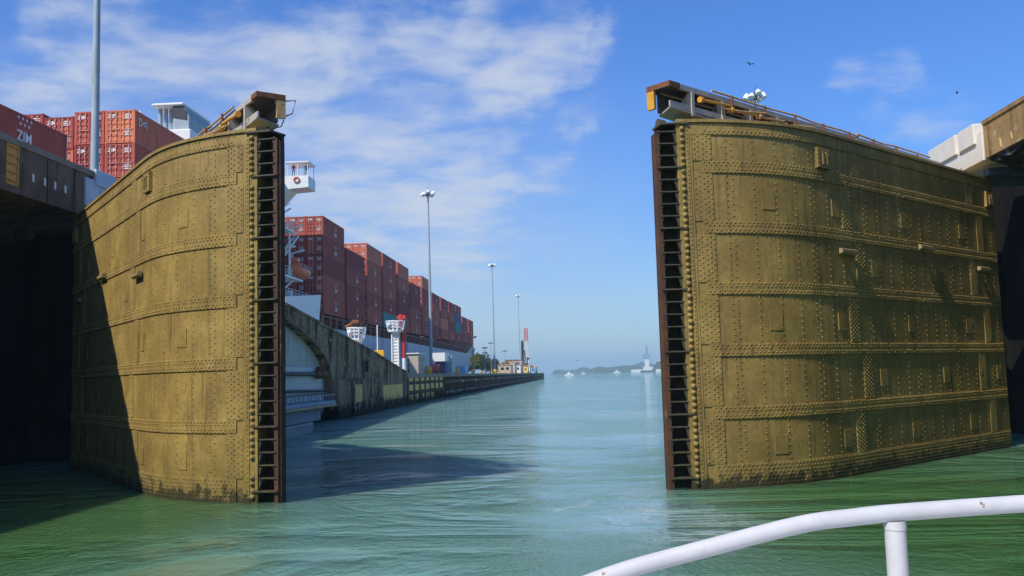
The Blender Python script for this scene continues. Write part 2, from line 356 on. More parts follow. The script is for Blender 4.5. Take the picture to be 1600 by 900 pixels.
# ------------------------------------------------------------------ mesh building
class MB:
    def __init__(self):
        self.v = []
        self.f = []
        self.sm = []

    def add(self, vs, fs, smooth=False):
        o = len(self.v)
        self.v.extend(vs)
        self.f.extend([tuple(i + o for i in q) for q in fs])
        self.sm.extend([smooth] * len(fs))

    def box(self, x0, x1, y0, y1, z0, z1):
        self.hexa([(x0, y0, z0), (x1, y0, z0), (x1, y1, z0), (x0, y1, z0),
                   (x0, y0, z1), (x1, y0, z1), (x1, y1, z1), (x0, y1, z1)])

    def hexa(self, p):
        self.add(p, [(0, 3, 2, 1), (4, 5, 6, 7), (0, 1, 5, 4), (1, 2, 6, 5), (2, 3, 7, 6), (3, 0, 4, 7)])

    def bbox(self, x0, x1, y0, y1, z0, z1, b=0.02):
        """box with chamfered vertical and top edges"""
        if x1 < x0: x0, x1 = x1, x0
        if y1 < y0: y0, y1 = y1, y0
        b = min(b, (x1 - x0) * .3, (y1 - y0) * .3, (z1 - z0) * .3)

        def ring(i, z):
            return [(x0 + i + b, y0 + i, z), (x1 - i - b, y0 + i, z), (x1 - i, y0 + i + b, z), (x1 - i, y1 - i - b, z),
                    (x1 - i - b, y1 - i, z), (x0 + i + b, y1 - i, z), (x0 + i, y1 - i - b, z), (x0 + i, y0 + i + b, z)]
        vs = ring(b, z0) + ring(0, z0 + b) + ring(0, z1 - b) + ring(b, z1)
        fs = [tuple(reversed(range(8))), tuple(range(24, 32))]
        for k in range(3):
            for i in range(8):
                j = (i + 1) % 8
                fs.append((k * 8 + i, k * 8 + j, k * 8 + 8 + j, k * 8 + 8 + i))
        self.add(vs, fs)

    def prism_x(self, yz, x0, x1):
        n = len(yz)
        vs = [(x0, y, z) for y, z in yz] + [(x1, y, z) for y, z in yz]
        fs = [tuple(range(n)), tuple(reversed(range(n, 2 * n)))]
        fs += [(i, i + n, (i + 1) % n + n, (i + 1) % n) for i in range(n)]
        self.add(vs, fs)

    def prism_z(self, xy, z0, z1):
        n = len(xy)
        vs = [(x, y, z0) for x, y in xy] + [(x, y, z1) for x, y in xy]
        fs = [tuple(reversed(range(n))), tuple(range(n, 2 * n))]
        fs += [(i, (i + 1) % n, (i + 1) % n + n, i + n) for i in range(n)]
        self.add(vs, fs)

    def prism_y(self, xz, y0, y1):
        n = len(xz)
        vs = [(x, y0, z) for x, z in xz] + [(x, y1, z) for x, z in xz]
        fs = [tuple(range(n)), tuple(reversed(range(n, 2 * n)))]
        fs += [(i, i + n, (i + 1) % n + n, (i + 1) % n) for i in range(n)]
        self.add(vs, fs)

    def tube(self, pts, r, n=8, caps=True, r1=None):
        pts = [Vector(p) for p in pts]
        vs = []
        k = len(pts)
        up = None
        for i, p in enumerate(pts):
            t = (pts[min(i + 1, k - 1)] - pts[max(i - 1, 0)]).normalized()
            if up is None:
                up = Vector((0, 0, 1)) if abs(t.z) < 0.9 else Vector((1, 0, 0))
            a = t.cross(up).normalized()
            b = a.cross(t).normalized()
            rr = r if r1 is None else r + (r1 - r) * i / max(1, k - 1)
            for j in range(n):
                w = 2 * pi * j / n
                vs.append(tuple(p + a * cos(w) * rr + b * sin(w) * rr))
        fs = []
        for i in range(k - 1):
            for j in range(n):
                j2 = (j + 1) % n
                fs.append((i * n + j, i * n + j2, (i + 1) * n + j2, (i + 1) * n + j))
        self.add(vs, fs, True)
        if caps:
            self.add(vs[:n], [tuple(reversed(range(n)))])
            self.add(vs[-n:], [tuple(range(n))])

    def lathe(self, prof, c=(0, 0, 0), n=14, smooth=True):
        """prof: list of (r, z) round a vertical axis at c"""
        vs = []
        for r, z in prof:
            for j in range(n):
                w = 2 * pi * j / n
                vs.append((c[0] + r * cos(w), c[1] + r * sin(w), c[2] + z))
        fs = []
        for i in range(len(prof) - 1):
            for j in range(n):
                j2 = (j + 1) % n
                fs.append((i * n + j, i * n + j2, (i + 1) * n + j2, (i + 1) * n + j))
        self.add(vs, fs, smooth)
        k = len(prof) - 1
        self.add(vs[:n], [tuple(reversed(range(n)))])
        self.add(vs[k * n:], [tuple(range(n))])

    def obj(self, name, mat, parent=None, loc=None, flip=False):
        me = bpy.data.meshes.new(name)
        fs = [tuple(reversed(q)) for q in self.f] if flip else self.f
        me.from_pydata(self.v, [], fs)
        me.polygons.foreach_set('use_smooth', self.sm)
        me.materials.append(MATS[mat])
        me.update()
        o = bpy.data.objects.new(name, me)
        COL.objects.link(o)
        if loc: o.location = loc
        if parent: o.parent = parent
        return o


def tag(o, label, cat, group=None, kind=None):
    if label: o['label'] = label
    if cat: o['category'] = cat
    if group: o['group'] = group
    if kind: o['kind'] = kind
    return o


def thing(name, label, cat, loc=(0, 0, 0), rz=0.0, group=None):
    o = bpy.data.objects.new(name, None)
    COL.objects.link(o)
    o.location = loc
    o.rotation_euler = (0, 0, rz)
    o.empty_display_size = 0.3
    return tag(o, label, cat, group)


def copy_tree(o, parent=None):
    c = o.copy()
    COL.objects.link(c)
    c.parent = parent
    for ch in list(o.children):
        copy_tree(ch, c)
    return c


def text_geo(s, size, ext=0.0):
    cu = bpy.data.curves.new('lettering', 'FONT')
    cu.body = s
    cu.size = size
    cu.extrude = ext
    cu.offset = size * 0.018
    cu.resolution_u = 2
    cu.align_x = 'CENTER'
    o = bpy.data.objects.new('lettering', cu)
    COL.objects.link(o)
    dg = bpy.context.evaluated_depsgraph_get()
    me = o.evaluated_get(dg).to_mesh()
    vs = [tuple(v.co) for v in me.vertices]
    fs = [tuple(p.vertices) for p in me.polygons]
    o.evaluated_get(dg).to_mesh_clear()
    bpy.data.objects.remove(o)
    bpy.data.curves.remove(cu)
    return vs, fs


# ================================================================== SETTING
# ------------------------------------------------------------------ water
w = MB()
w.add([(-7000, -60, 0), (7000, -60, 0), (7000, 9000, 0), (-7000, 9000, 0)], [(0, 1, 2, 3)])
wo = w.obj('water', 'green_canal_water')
wo['kind'] = 'structure'

# ------------------------------------------------------------------ far hills
def ridge(name, x0, x1, y, depth, hfun, nx=160, ny=10, seed=1, kind='structure'):
    rng = np.random.RandomState(seed)
    mb = MB()
    vs = []
    for j in range(ny):
        t = j / (ny - 1)
        for i in range(nx):
            s = i / (nx - 1)
            x = x0 + (x1 - x0) * s
            env = sin(pi * min(1.0, t * 0.62 + 0.02)) ** 0.8 if t < 1 else 0
            hh = hfun(s) * env
            hh *= 1 + 0.22 * (rng.rand() - 0.5)
            hh += (rng.rand()) * 3.0 * env
            if i in (0, nx - 1) or j == 0: hh = -1.0
            vs.append((x + rng.rand() * 3, y + depth * t + 20 * sin(s * 9 + seed), hh))
    fs = [(j * nx + i, j * nx + i + 1, (j + 1) * nx + i + 1, (j + 1) * nx + i) for j in range(ny - 1) for i in range(nx - 1)]
    mb.add(vs, fs)
    o = mb.obj(name, 'hill_foliage')
    o['kind'] = kind
    return o


ridge('hills', -80, 1700, 3400, 500, lambda s: 7 + 60 * s ** 0.8 + 6 * sin(s * 40) + 5 * sin(s * 95 + 1), 260, 9, 3)
ridge('hills', 60, 1300, 2750, 420, lambda s: 10 + 38 * s ** 0.7 + 5 * sin(s * 33) + 4 * sin(s * 70 + 1), 220, 9, 5)
ridge('shore', 190, 900, 1900, 350, lambda s: 14 + 24 * min(1, s * 6) + 5 * sin(s * 50), 200, 9, 8)

# ------------------------------------------------------------------ left lock wall
XL, ZT = -22.0, 13.48
lw = thing('lock_wall', 'dark stained concrete lock wall with yellow ladder niche, left of the left gate leaf', 'lock wall', (XL, 34, 0))


def part(mb, name, mat, parent, **k):
    """parts given in world coordinates under a thing placed elsewhere"""
    if parent.rotation_euler.z == 0:
        L = parent.location
        mb.v = [(a - L.x, b - L.y, c - L.z) for a, b, c in mb.v]
    return mb.obj(name, mat, parent, **k)


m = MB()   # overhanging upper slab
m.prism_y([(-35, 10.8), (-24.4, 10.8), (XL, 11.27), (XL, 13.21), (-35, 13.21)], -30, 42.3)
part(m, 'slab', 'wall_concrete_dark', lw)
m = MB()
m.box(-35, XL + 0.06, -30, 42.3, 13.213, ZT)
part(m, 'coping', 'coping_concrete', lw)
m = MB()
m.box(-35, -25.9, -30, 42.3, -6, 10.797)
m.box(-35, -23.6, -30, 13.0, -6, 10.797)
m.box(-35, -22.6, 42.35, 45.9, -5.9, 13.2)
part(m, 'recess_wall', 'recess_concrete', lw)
for y in (27.8, 32.4, 37.0):
    m = MB()
    m.box(XL, XL + 0.012, y, y + 0.05, 11.3, 13.2)
    part(m, 'joint', 'recess_concrete', lw)
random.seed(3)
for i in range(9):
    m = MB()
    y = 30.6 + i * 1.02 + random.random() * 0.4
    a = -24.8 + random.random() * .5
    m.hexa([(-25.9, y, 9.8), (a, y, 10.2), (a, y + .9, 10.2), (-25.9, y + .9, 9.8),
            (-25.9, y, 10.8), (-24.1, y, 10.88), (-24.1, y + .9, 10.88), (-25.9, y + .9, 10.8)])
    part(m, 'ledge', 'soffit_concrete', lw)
m = MB()   # ladder niche
m.box(XL + .002, XL + .05, 34.13, 34.20, 11.57, 13.2)
m.box(XL + .002, XL + .05, 34.86, 34.93, 11.57, 13.2)
m.box(XL + .002, XL + .02, 34.20, 34.86, 11.55, 13.2)
part(m, 'ladder_niche', 'yellow_paint', lw)
for k in range(5):
    m = MB()
    m.tube([(XL + .07, 34.15, 11.72 + k * .34), (XL + .07, 34.91, 11.72 + k * .34)], .025, 6)
    part(m, 'rung', 'yellow_paint', lw)
for y in (36.0, 36.84, 37.61, 38.42):
    m = MB()
    m.prism_x([(y - .06, 12.0), (y + .07, 11.98), (y + .08, 12.29), (y - .07, 12.34)], XL + .003, XL + .015)
    part(m, 'depth_mark', 'marking_white', lw)
m = MB()   # steel closing plates beside the hinge
m.bbox(XL - .02, XL + .09, 39.97, 42.5, 11.73, 13.06, .015)
part(m, 'closing_plate', 'plate_blue_grey', lw)
m = MB()
m.bbox(XL - .02, XL + .15, 40.77, 42.6, 12.84, 13.6, .015)
part(m, 'closing_plate', 'plate_blue_grey', lw)
for y in (41.2, 41.7, 42.2):
    m = MB()
    m.box(XL + .09, XL + .10, y, y + .02, 11.78, 12.82)
    part(m, 'plate_seam', 'dark_steel', lw)
m = MB()
m.bbox(-25.85, -25.1, 34.0, 35.3, 8.65, 9.2, .06)
part(m, 'rusty_bracket', 'rust', lw)

# ------------------------------------------------------------------ right lock wall
XR = 17.0
rw = thing('lock_wall', 'sunlit brown concrete lock wall with white steel plates, right of the right gate leaf', 'lock wall', (XR, 34, 0))
m = MB()
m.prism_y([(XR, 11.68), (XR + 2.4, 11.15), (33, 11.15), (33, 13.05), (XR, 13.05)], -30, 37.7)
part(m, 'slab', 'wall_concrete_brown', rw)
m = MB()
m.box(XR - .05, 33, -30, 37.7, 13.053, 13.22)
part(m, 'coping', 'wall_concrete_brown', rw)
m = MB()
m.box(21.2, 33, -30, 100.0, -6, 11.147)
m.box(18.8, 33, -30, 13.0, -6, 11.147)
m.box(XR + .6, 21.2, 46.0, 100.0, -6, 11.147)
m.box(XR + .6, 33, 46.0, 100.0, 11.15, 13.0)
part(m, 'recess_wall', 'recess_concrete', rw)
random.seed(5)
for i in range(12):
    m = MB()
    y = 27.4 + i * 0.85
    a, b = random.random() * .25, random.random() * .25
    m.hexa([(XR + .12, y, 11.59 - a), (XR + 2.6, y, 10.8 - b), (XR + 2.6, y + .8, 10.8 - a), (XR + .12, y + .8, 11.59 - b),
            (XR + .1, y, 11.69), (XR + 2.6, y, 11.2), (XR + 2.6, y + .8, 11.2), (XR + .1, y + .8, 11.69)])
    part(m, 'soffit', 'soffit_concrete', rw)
m = MB()
m.bbox(XR - .06, 33, 37.73, 42.8, 11.62, 12.85, .02)
part(m, 'closing_plate', 'plate_white', rw)
m = MB()
m.bbox(XR - .16, 33, 38.25, 39.75, 12.41, 13.28, .03)
part(m, 'closing_plate', 'plate_white', rw)
m = MB()
m.bbox(XR - .16, 33, 40.05, 43.0, 12.41, 13.28, .03)
part(m, 'closing_plate', 'plate_white', rw)
m = MB()   # zigzag crack in the plates
pts = []
for k in range(7):
    pts.append((XR - .065, 39.88 + (.1 if k % 2 else -.1), 12.41 - k * .12))
m.tube(pts, .024, 5)
part(m, 'rusty_seam', 'rust', rw)
m = MB()
m.bbox(17.4, 24.5, 38.4, 38.9, 11.14, 11.46, .03)
part(m, 'hinge_beam', 'dark_blue_steel', rw)
m = MB()
m.bbox(18.2, 24.5, 41.2, 42.1, 11.3, 11.61, .03)
part(m, 'hinge_beam', 'dark_blue_steel', rw)
for (y, z, a, b) in ((36.3, 12.0, .07, .2), (35.4, 12.05, .06, .16), (34.2, 12.15, .05, .17), (33.5, 12.05, .06, .22), (32.7, 12.25, .06, .2)):
    m = MB()
    m.prism_x([(y - a, z - b), (y + a * .6, z - b * .7), (y + a, z + b), (y - a * .5, z + b * .6)], XR - .012, XR - .001)
    part(m, 'spalled_patch', 'panel_beige', rw)

# ------------------------------------------------------------------ approach wall beyond the left leaf
XA = -20.8
aw = thing('approach_wall', 'tall stained concrete wall sloping down behind the left gate leaf to the pier', 'wall', (XA, 80, 0))
top = [(46.2, 11.0), (50, 10.6), (65.8, 8.97), (80.4, 7.55), (95.7, 6.15), (106, 4.95), (114.5, 4.05)]
m = MB()
low = [(114.5, -4), (79.2, -4), (79.0, 3.2), (78.2, 4.3), (77.0, 5.25), (75.2, 6.0), (73, 6.65), (69, 7.5), (65.7, 8.05), (60, 8.75), (52, 9.4), (46.2, 9.8)]
m.prism_x(top + low, -21.6, XA)
part(m, 'wall_face', 'approach_concrete', aw)
m = MB()
m.prism_x([(46.2, 11.0), (50, 10.6), (65.8, 8.97), (80.4, 7.55), (95.7, 6.15), (106, 4.95), (114.5, 4.05), (114.5, -4), (46.2, -4)], -36.2, -21.603)
part(m, 'wall_core', 'arch_concrete', aw)
m = MB()   # thin coping following the slope
cop = [(y, z + .003) for y, z in top] + [(y, z + .22) for y, z in reversed(top)]
m.prism_x(cop, -21.6, XA + .1)
part(m, 'coping', 'approach_concrete', aw)
random.seed(11)
y = 58.0
while y < 112:   # irregular vertical pours and spalls in the face
    m = MB()
    wd = random.uniform(.3, 2.2)
    zt = float(np.interp(y + wd, [p[0] for p in top], [p[1] for p in top])) - .06
    zl = float(np.interp(y, [46.2, 52, 60, 65.7, 69, 73, 75.2, 77, 78.2, 79, 79.2], [9.8, 9.4, 8.75, 8.05, 7.5, 6.65, 6, 5.25, 4.3, 3.3, -1])) + .12
    zl = max(zl, zt - random.uniform(.6, 6.0))
    d = random.uniform(.03, .14)
    m.hexa([(XA, y, zl), (XA + d * .6, y + .05, zl + .05), (XA + d * .6, y + wd - .05, zl + random.uniform(.0, .3)), (XA, y + wd, zl),
            (XA, y, zt), (XA + d, y + .06, zt), (XA + d, y + wd - .04, zt), (XA, y + wd, zt)])
    part(m, 'concrete_pour', 'approach_concrete', aw)
    y += wd + random.uniform(.0, 1.8)
m = MB()
m.box(XA + .004, XA + .35, 79.5, 84.2, -1, 3.5)
m.box(XA + .006, XA + .5, 84.6, 90.5, -1, 3.4)
m.box(XA + .004, XA + .3, 91.0, 99.0, -1, 1.5)
part(m, 'buttress', 'approach_concrete', aw)
m = MB()
m.box(XA + .503, XA + .56, 85.0, 87.8, 1.3, 2.95)
part(m, 'facing_panel', 'panel_beige', aw)
for k in range(3):
    m = MB()
    m.bbox(XA + .01, XA + .12, 99.7 + k * 3.9, 103.5 + k * 3.9, 1.05, 2.72, .03)
    part(m, 'facing_panel', 'panel_beige', aw)
m = MB()
m.box(XA + .003, XA + .02, 91.5, 93.2, 4.2, 5.3)
part(m, 'opening', 'recess_concrete', aw)

# concrete crib of the pier, then the long timber faced pier
pr = thing('pier', 'long pier with dark timber fender beams reaching out behind the sloping wall', 'pier', (XA, 250, 0))
m = MB()
m.box(-36.2, XA - .9, 114.6, 676, 2.9, 3.82)
m.box(-36.2, XA - 2.2, 114.6, 676, -4, 2.9)
part(m, 'deck', 'pier_concrete', pr)
m = MB()
m.box(XA - .9, XA + .15, 114.6, 676, 3.45, 3.95)
part(m, 'deck_edge', 'pier_concrete', pr)
m = MB()
for i in range(8):
    y = 115.0 + i * 4.55
    m.box(XA - .9, XA + .05, y, y + 1.1, -3, 3.44)
for z in (.0, 1.35, 2.65):
    m.box(XA - .8, XA - .02, 115.0, 147.9, z, z + .3)
part(m, 'crib_frame', 'fender_timber', pr)
for i in range(7):
    y = 116.2 + i * 4.55
    for j, z in enumerate((.45, 1.75, 2.98)):
        if i >= 5 and j == 0: continue
        m = MB()
        m.bbox(XA - .5, XA + .0, y + .15, y + 3.2, z, z + (.8 if j < 2 else .45), .03)
        part(m, 'crib_panel', 'panel_beige', pr)
m = MB()
random.seed(4)
y = 148.5
while y < 676:
    m.box(XA - .7, XA - .05, y, y + .6, -3, 3.4)
    y += 3.6
m.box(XA - .95, XA - .75, 148.5, 676, .2, 3.4)
part(m, 'fender_pile', 'fender_timber', pr)
m = MB()
for z0, z1, o in ((.55, 1.15, .10), (2.35, 2.85, .05)):
    y = 148.5
    while y < 674:
        L = 6 + random.random() * 9
        m.bbox(XA - .06, XA + .16 + o, y, min(y + L, 675.5), z0 + random.random() * .06, z1, .05)
        y += L + .05
part(m, 'waler', 'fender_timber', pr)
m = MB()
y = 149.0
while y < 668:
    L = 2.5 + random.random() * 9
    m.box(XA + .262, XA + .285, y, min(y + L, 674), .68, 1.05)
    y += L + random.random() * 7
y = 170.0
while y < 668:
    L = 2 + random.random() * 4
    m.box(XA + .212, XA + .23, y, min(y + L, 674), 2.45, 2.75)
    y += L + 6 + random.random() * 14
part(m, 'rubbing_strip', 'fender_worn', pr)

# grey steel gate structure in the arch
cs = thing('steel_caisson', 'pale grey steel gate box with yellow kick rail beneath the concrete arch', 'gate box', (-21.5, 66, 0))
m = MB()
m.bbox(-23.55, -21.3, 52, 77.2, 1.75, 4.55, .05)
part(m, 'upper_box', 'caisson_white', cs)
m = MB()
m.bbox(-23.2, -21.6, 50, 68.5, 4.56, 5.5, .3)
part(m, 'upper_box', 'caisson_white', cs)
m = MB()
m.bbox(-23.55, -20.95, 52, 75.6, .18, 1.25, .05)
m.bbox(-23.55, -21.6, 52, 75.0, -2, .17, .03)
part(m, 'lower_box', 'caisson_blue', cs)
m = MB()
m.bbox(-21.3, -20.2, 52, 77.6, 1.45, 1.74, .03)
for k in range(17):
    y = 60 + k * 1.05
    m.box(-20.3, -20.24, y, y + .07, 1.74, 2.2)
m.box(-20.3, -20.24, 52, 77.6, 2.2, 2.26)
part(m, 'walkway', 'caisson_blue', cs)
m = MB()
m.bbox(-20.95, -20.12, 50, 77.7, 1.26, 1.44, .02)
part(m, 'kick_rail', 'pale_yellow_rail', cs)
m = MB()
m.tube([(-21.0, 52, 3.98), (-21.0, 74.5, 3.98)], .16, 10)
part(m, 'pipe', 'shelf_steel', cs)
m = MB()
m.lathe([(.0, -.5), (.34, -.5), (.34, .5), (0, .5)], (-21.0, 75.6, 4.1), 12)
m.tube([(-21.0, 74.2, 3.98), (-21.0, 77.4, 3.98)], .27, 10)
part(m, 'valve', 'rust', cs)
m = MB()
m.tube([(-21.1, 66, 2.72), (-21.0, 78.4, 2.55)], .1, 8)
m.box(-21.25, -20.98, 65, 78, 2.3, 2.36)
part(m, 'rail', 'dark_steel', cs)
m = MB()
m.bbox(-23.55, -21.0, 50, 73.5, -1.0, .12, .03)
part(m, 'waterline_fender', 'caisson_white', cs)

# ================================================================== GATE LEAVES
S1, S2, TURN, SMAX = -0.92, 6.16, 0.692, 18.6
_S = np.linspace(-1.5, 20, 2151)
_a = np.clip((_S - S1) / (S2 - S1), 0, 1)
_a = _a * _a * (3 - 2 * _a) * TURN
_ds = _S[1] - _S[0]
_px = np.concatenate([[0], np.cumsum(np.cos((_a[1:] + _a[:-1]) / 2) * _ds)])
_py = np.concatenate([[0], np.cumsum(np.sin((_a[1:] + _a[:-1]) / 2) * _ds)])
_px -= np.interp(0, _S, _px)
_py -= np.interp(0, _S, _py)
LEAF_TOP = 11.06
BAND = [0.33 + 1.856 * k for k in range(6)]


RV = random.Random(77)


class Leaf:
    def __init__(self, root, m):
        self.root, self.m = root, m

    def F(self, s, o, z):
        a = np.interp(s, _S, _a)
        x = np.interp(s, _S, _px) + o * sin(a)
        y = np.interp(s, _S, _py) - o * cos(a)
        return (self.m * float(x), float(y), z)

    def cbox(self, mb, s0, s1, z0, z1, o0, o1, ds=0.22, cham=0.0):
        n = max(1, int(math.ceil((s1 - s0) / ds)))
        vs, fs = [], []
        for i in range(n + 1):
            s = s0 + (s1 - s0) * i / n
            vs += [self.F(s, o0, z0), self.F(s, o1, z0 + cham), self.F(s, o1, z1 - cham), self.F(s, o0, z1)]
        for i in range(n):
            a, b = i * 4, i * 4 + 4
            for k in range(4):
                k2 = (k + 1) % 4
                fs.append((a + k, a + k2, b + k2, b + k))
        fs += [(3, 2, 1, 0), (n * 4, n * 4 + 1, n * 4 + 2, n * 4 + 3)]
        mb.add(vs, fs)

    def rivet(self, mb, s, z, o=0.0, r=0.034, h=0.028, n=6):
        q = RV.random()
        if q < 0.025: return            # a rivet that has rusted away
        r *= RV.uniform(.88, 1.08)
        h *= RV.uniform(.7, 1.1)
        s += RV.uniform(-.006, .006)
        z += RV.uniform(-.008, .008)
        a = float(np.interp(s, _S, _a))
        c = self.F(s, o, z)
        tx, ty = self.m * cos(a), sin(a)
        nx, ny = self.m * sin(a), -cos(a)
        vs = []
        for rr, hh in ((1.0, -0.004), (0.78, 0.6 * h)):
            for j in range(n):
                w_ = 2 * pi * j / n
                u, v = cos(w_) * r * rr, sin(w_) * r * rr
                vs.append((c[0] + tx * u + nx * hh, c[1] + ty * u + ny * hh, c[2] + v))
        vs.append((c[0] + nx * h, c[1] + ny * h, c[2]))
        fs = []
        for j in range(n):
            j2 = (j + 1) % n
            fs.append((j, j2, n + j2, n + j))
            fs.append((n + j, n + j2, 2 * n))
        mb.add(vs, fs, True)


def build_leaf(name, label, loc, rz, m):
    root = thing(name, label, 'lock gate', loc, rz, 'riveted leaves of the lock gate')
    L = Leaf(root, m)
    fl = (m > 0)
    # body of the leaf: curved front, straight back
    mb = MB()
    ss = np.arange(0, SMAX + .01, .2)
    front = [L.F(s, 0, 0)[:2] for s in ss]
    hb = L.F(SMAX, -2.1, 0)
    poly = front + [hb[:2], (m * 0.35, 1.7), (m * -0.10, 1.3), (m * -0.24, 0.52)]
    n = len(poly)
    vs = [(x, y, -3.0) for x, y in poly] + [(x, y, LEAF_TOP - .002) for x, y in poly]
    fs = [(i, (i + 1) % n, (i + 1) % n + n, i + n) for i in range(n)] + [tuple(range(n, 2 * n)), tuple(reversed(range(n)))]
    mb.add(vs, fs)
    R = L.rivet
    rng = random.Random(5)

    def row(s0, s1, z, o, step=.145, off=0.0):
        s = s0 + off
        while s < s1:
            R(mb, s, z, o, r=.029 + rng.random() * .003)
            s += step

    def column(s, z0, z1, o=0.0, step=.19, off=0.0):
        z = z0 + off
        while z < z1:
            R(mb, s, z, o, r=.029)
            z += step
    # field rivets on the plain plates between the bands
    edges = BAND + [10.72]
    cols, k, s = [], 0, 1.35
    while s < 18.2:
        cols.append((s, k % 4 == 0))
        s += .80
        k += 1
    splice = [(7.2, 16.2), (6.5, 17.0), (7.25, 16.1), (6.6, 17.1), (7.3, 16.3), (6.6, 17.0)]   # bottom row first below
    splice = list(reversed(splice))
    for b in range(6):
        z0, z1 = edges[b] + .26, edges[b + 1] - .24
        sp = splice[b]
        for s, dbl in cols:
            if any(abs(s - q) < .34 for q in sp): continue
            if dbl:
                column(s - .09, z0, z1, 0, .19)
                column(s + .09, z0, z1, 0, .19, .095)
            else:
                column(s, z0, z1, 0, .19)
    body = mb.obj('skin_plate', 'olive_gate_paint', root, flip=not fl)
    # horizontal girder bands
    for b, z in enumerate(BAND):
        mb = MB()
        h = .19 if b else .36
        L.cbox(mb, .45, SMAX - .05, z - h, z + h, -.01, .034, cham=.008)
        if b:
            rows = ((z + .145, 0), (z + .065, .07), (z - .075, 0), (z - .15, .07))
        else:
            rows = ((z + .30, 0), (z + .20, .07), (z + .08, 0), (z - .02, .07), (z - .14, 0), (z - .25, .07))
        for zz, off in rows:
            row(.55, SMAX - .15, zz, .034, .15, off)
        mb.obj('girder_band', 'olive_gate_paint', root, flip=not fl)
    mb = MB()   # top band with a projecting lip
    L.cbox(mb, .02, SMAX - .02, 10.60, 10.97, -.01, .036, cham=.006)
    for zz, off in ((10.91, 0), (10.72, .07), (10.65, 0)):
        row(.55, SMAX - .15, zz, .036, .15, off)
    mb.obj('girder_band', 'olive_gate_paint', root, flip=not fl)
    mb = MB()
    L.cbox(mb, -.26, SMAX, 10.972, LEAF_TOP + .03, -.5, .09, cham=.012)
    mb.obj('top_lip', 'olive_gate_paint', root, flip=not fl)
    # splice plates
    for b in range(6):
        z0, z1 = edges[b] + .195, edges[b + 1] - (.195 if b < 5 else .125)
        for s in splice[b]:
            mb = MB()
            L.cbox(mb, s - .29, s + .29, z0, z1, -.01, .022, cham=.004)
            for i in range(5):
                column(s - .23 + i * .115, z0 + .06, z1 - .03, .022, .135, .067 * (i % 2))
            mb.obj('splice_plate', 'olive_gate_paint', root, flip=not fl)
    # heavy plate at the mitre end
    mb = MB()
    L.cbox(mb, .0, .12, -2.5, 10.96, -.01, .045, cham=0)
    L.cbox(mb, .135, .20, -2.5, 10.96, -.01, .03, cham=0)
    z = .12
    while z < 10.9:
        R(mb, .06, z, .045, r=.028)
        z += .125
    mb.obj('edge_angle', 'olive_gate_paint', root, flip=not fl)
    for b in range(6):
        z0, z1 = edges[b] + (.192 if b else .362), edges[b + 1] - (.192 if b < 5 else .122)
        mb = MB()
        L.cbox(mb, .215, .80, z0, z1, -.01, .026, cham=.004)
        for i, sx in enumerate((.27, .38, .53, .64, .75)):
            column(sx, z0 + .07, z1 - .03, .026, .155, .07 * (i % 2))
        mb.obj('end_plate', 'olive_gate_paint', root, flip=not fl)
    for b, z in enumerate(BAND):   # band rivets carried over the end plate
        pass
    # access hatches
    H = {4: (2.65, 5.85, 10.5, 15.3), 3: (8.2, 13.0), 2: (2.7, 5.85, 10.6, 15.35), 1: (8.35, 13.1, 17.9), 0: (2.65, 5.8, 10.4, 15.1)}
    for b, lst in H.items():
        zc_ = (edges[b] + edges[b + 1]) / 2 - .05
        for s in lst:
            mb = MB()
            L.cbox(mb, s - .24, s + .24, zc_ - .31, zc_ + .27, -.005, .020, cham=.005)
            mb.obj('access_hatch', 'olive_gate_paint', root, flip=not fl)
    # box brackets and fender logs
    for s in (5.15, 18.0):
        mb = MB()
        L.cbox(mb, s - .33, s + .33, 9.82, 10.50, 0, .12, cham=.02)
        L.cbox(mb, s - .10, s - .05, 9.95, 10.36, .12, .16)
        L.cbox(mb, s + .13, s + .18, 9.95, 10.36, .12, .16)
        L.cbox(mb, s - .10, s + .0, 10.30, 10.36, .12, .16)
        L.cbox(mb, s + .10, s + .18, 10.30, 10.36, .12, .16)
        for i in range(5):
            for sx in (s - .27, s + .27):
                R(mb, sx, 9.9 + i * .13, .12)
        mb.obj('box_bracket', 'olive_gate_paint', root, flip=not fl)
    for s, z in ((6.3, 7.2), (11.9, 7.72), (16.9, 7.2)):
        mb = MB()
        L.cbox(mb, s - .50, s + .50, z - .10, z + .10, .07, .20, cham=.05, ds=.25)
        L.cbox(mb, s - .38, s - .26, z - .08, z + .08, 0, .07)
        L.cbox(mb, s + .26, s + .38, z - .08, z + .08, 0, .07)
        mb.obj('fender_log', 'pale_olive', root, flip=not fl)
    # flange with the big bolt heads
    mb = MB()
    L.cbox(mb, -.26, -.002, -2.5, 10.96, -.55, .02)
    z = .16
    while z < 10.9:
        R(mb, -.085, z, .02, r=.085, h=.10, n=8)
        z += .19
    mb.obj('flange', 'olive_gate_paint', root, flip=not fl)
    # open end post with stacked shelf plates
    post = MB()
    x0, x1, x2 = -.27, -.82, -.96
    def Q(x, y, z): return (m * x, y, z)
    post.hexa([Q(x0, .48, -2.5), Q(x1, .48, -2.5), Q(x1, .60, -2.5), Q(x0, .60, -2.5),
               Q(x0, .48, 10.93), Q(x1, .48, 10.93), Q(x1, .60, 10.93), Q(x0, .60, 10.93)])
    po = post.obj('mitre_post', 'gate_shadow_steel', root, flip=not fl)
    st = MB()
    st.hexa([Q(x1 - .001, .06, -2.5), Q(x2, .10, -2.5), Q(x2, .36, -2.5), Q(x1 - .001, .60, -2.5),
             Q(x1 - .001, .06, 10.72), Q(x2, .10, 10.66), Q(x2, .36, 10.66), Q(x1 - .001, .60, 10.72)])
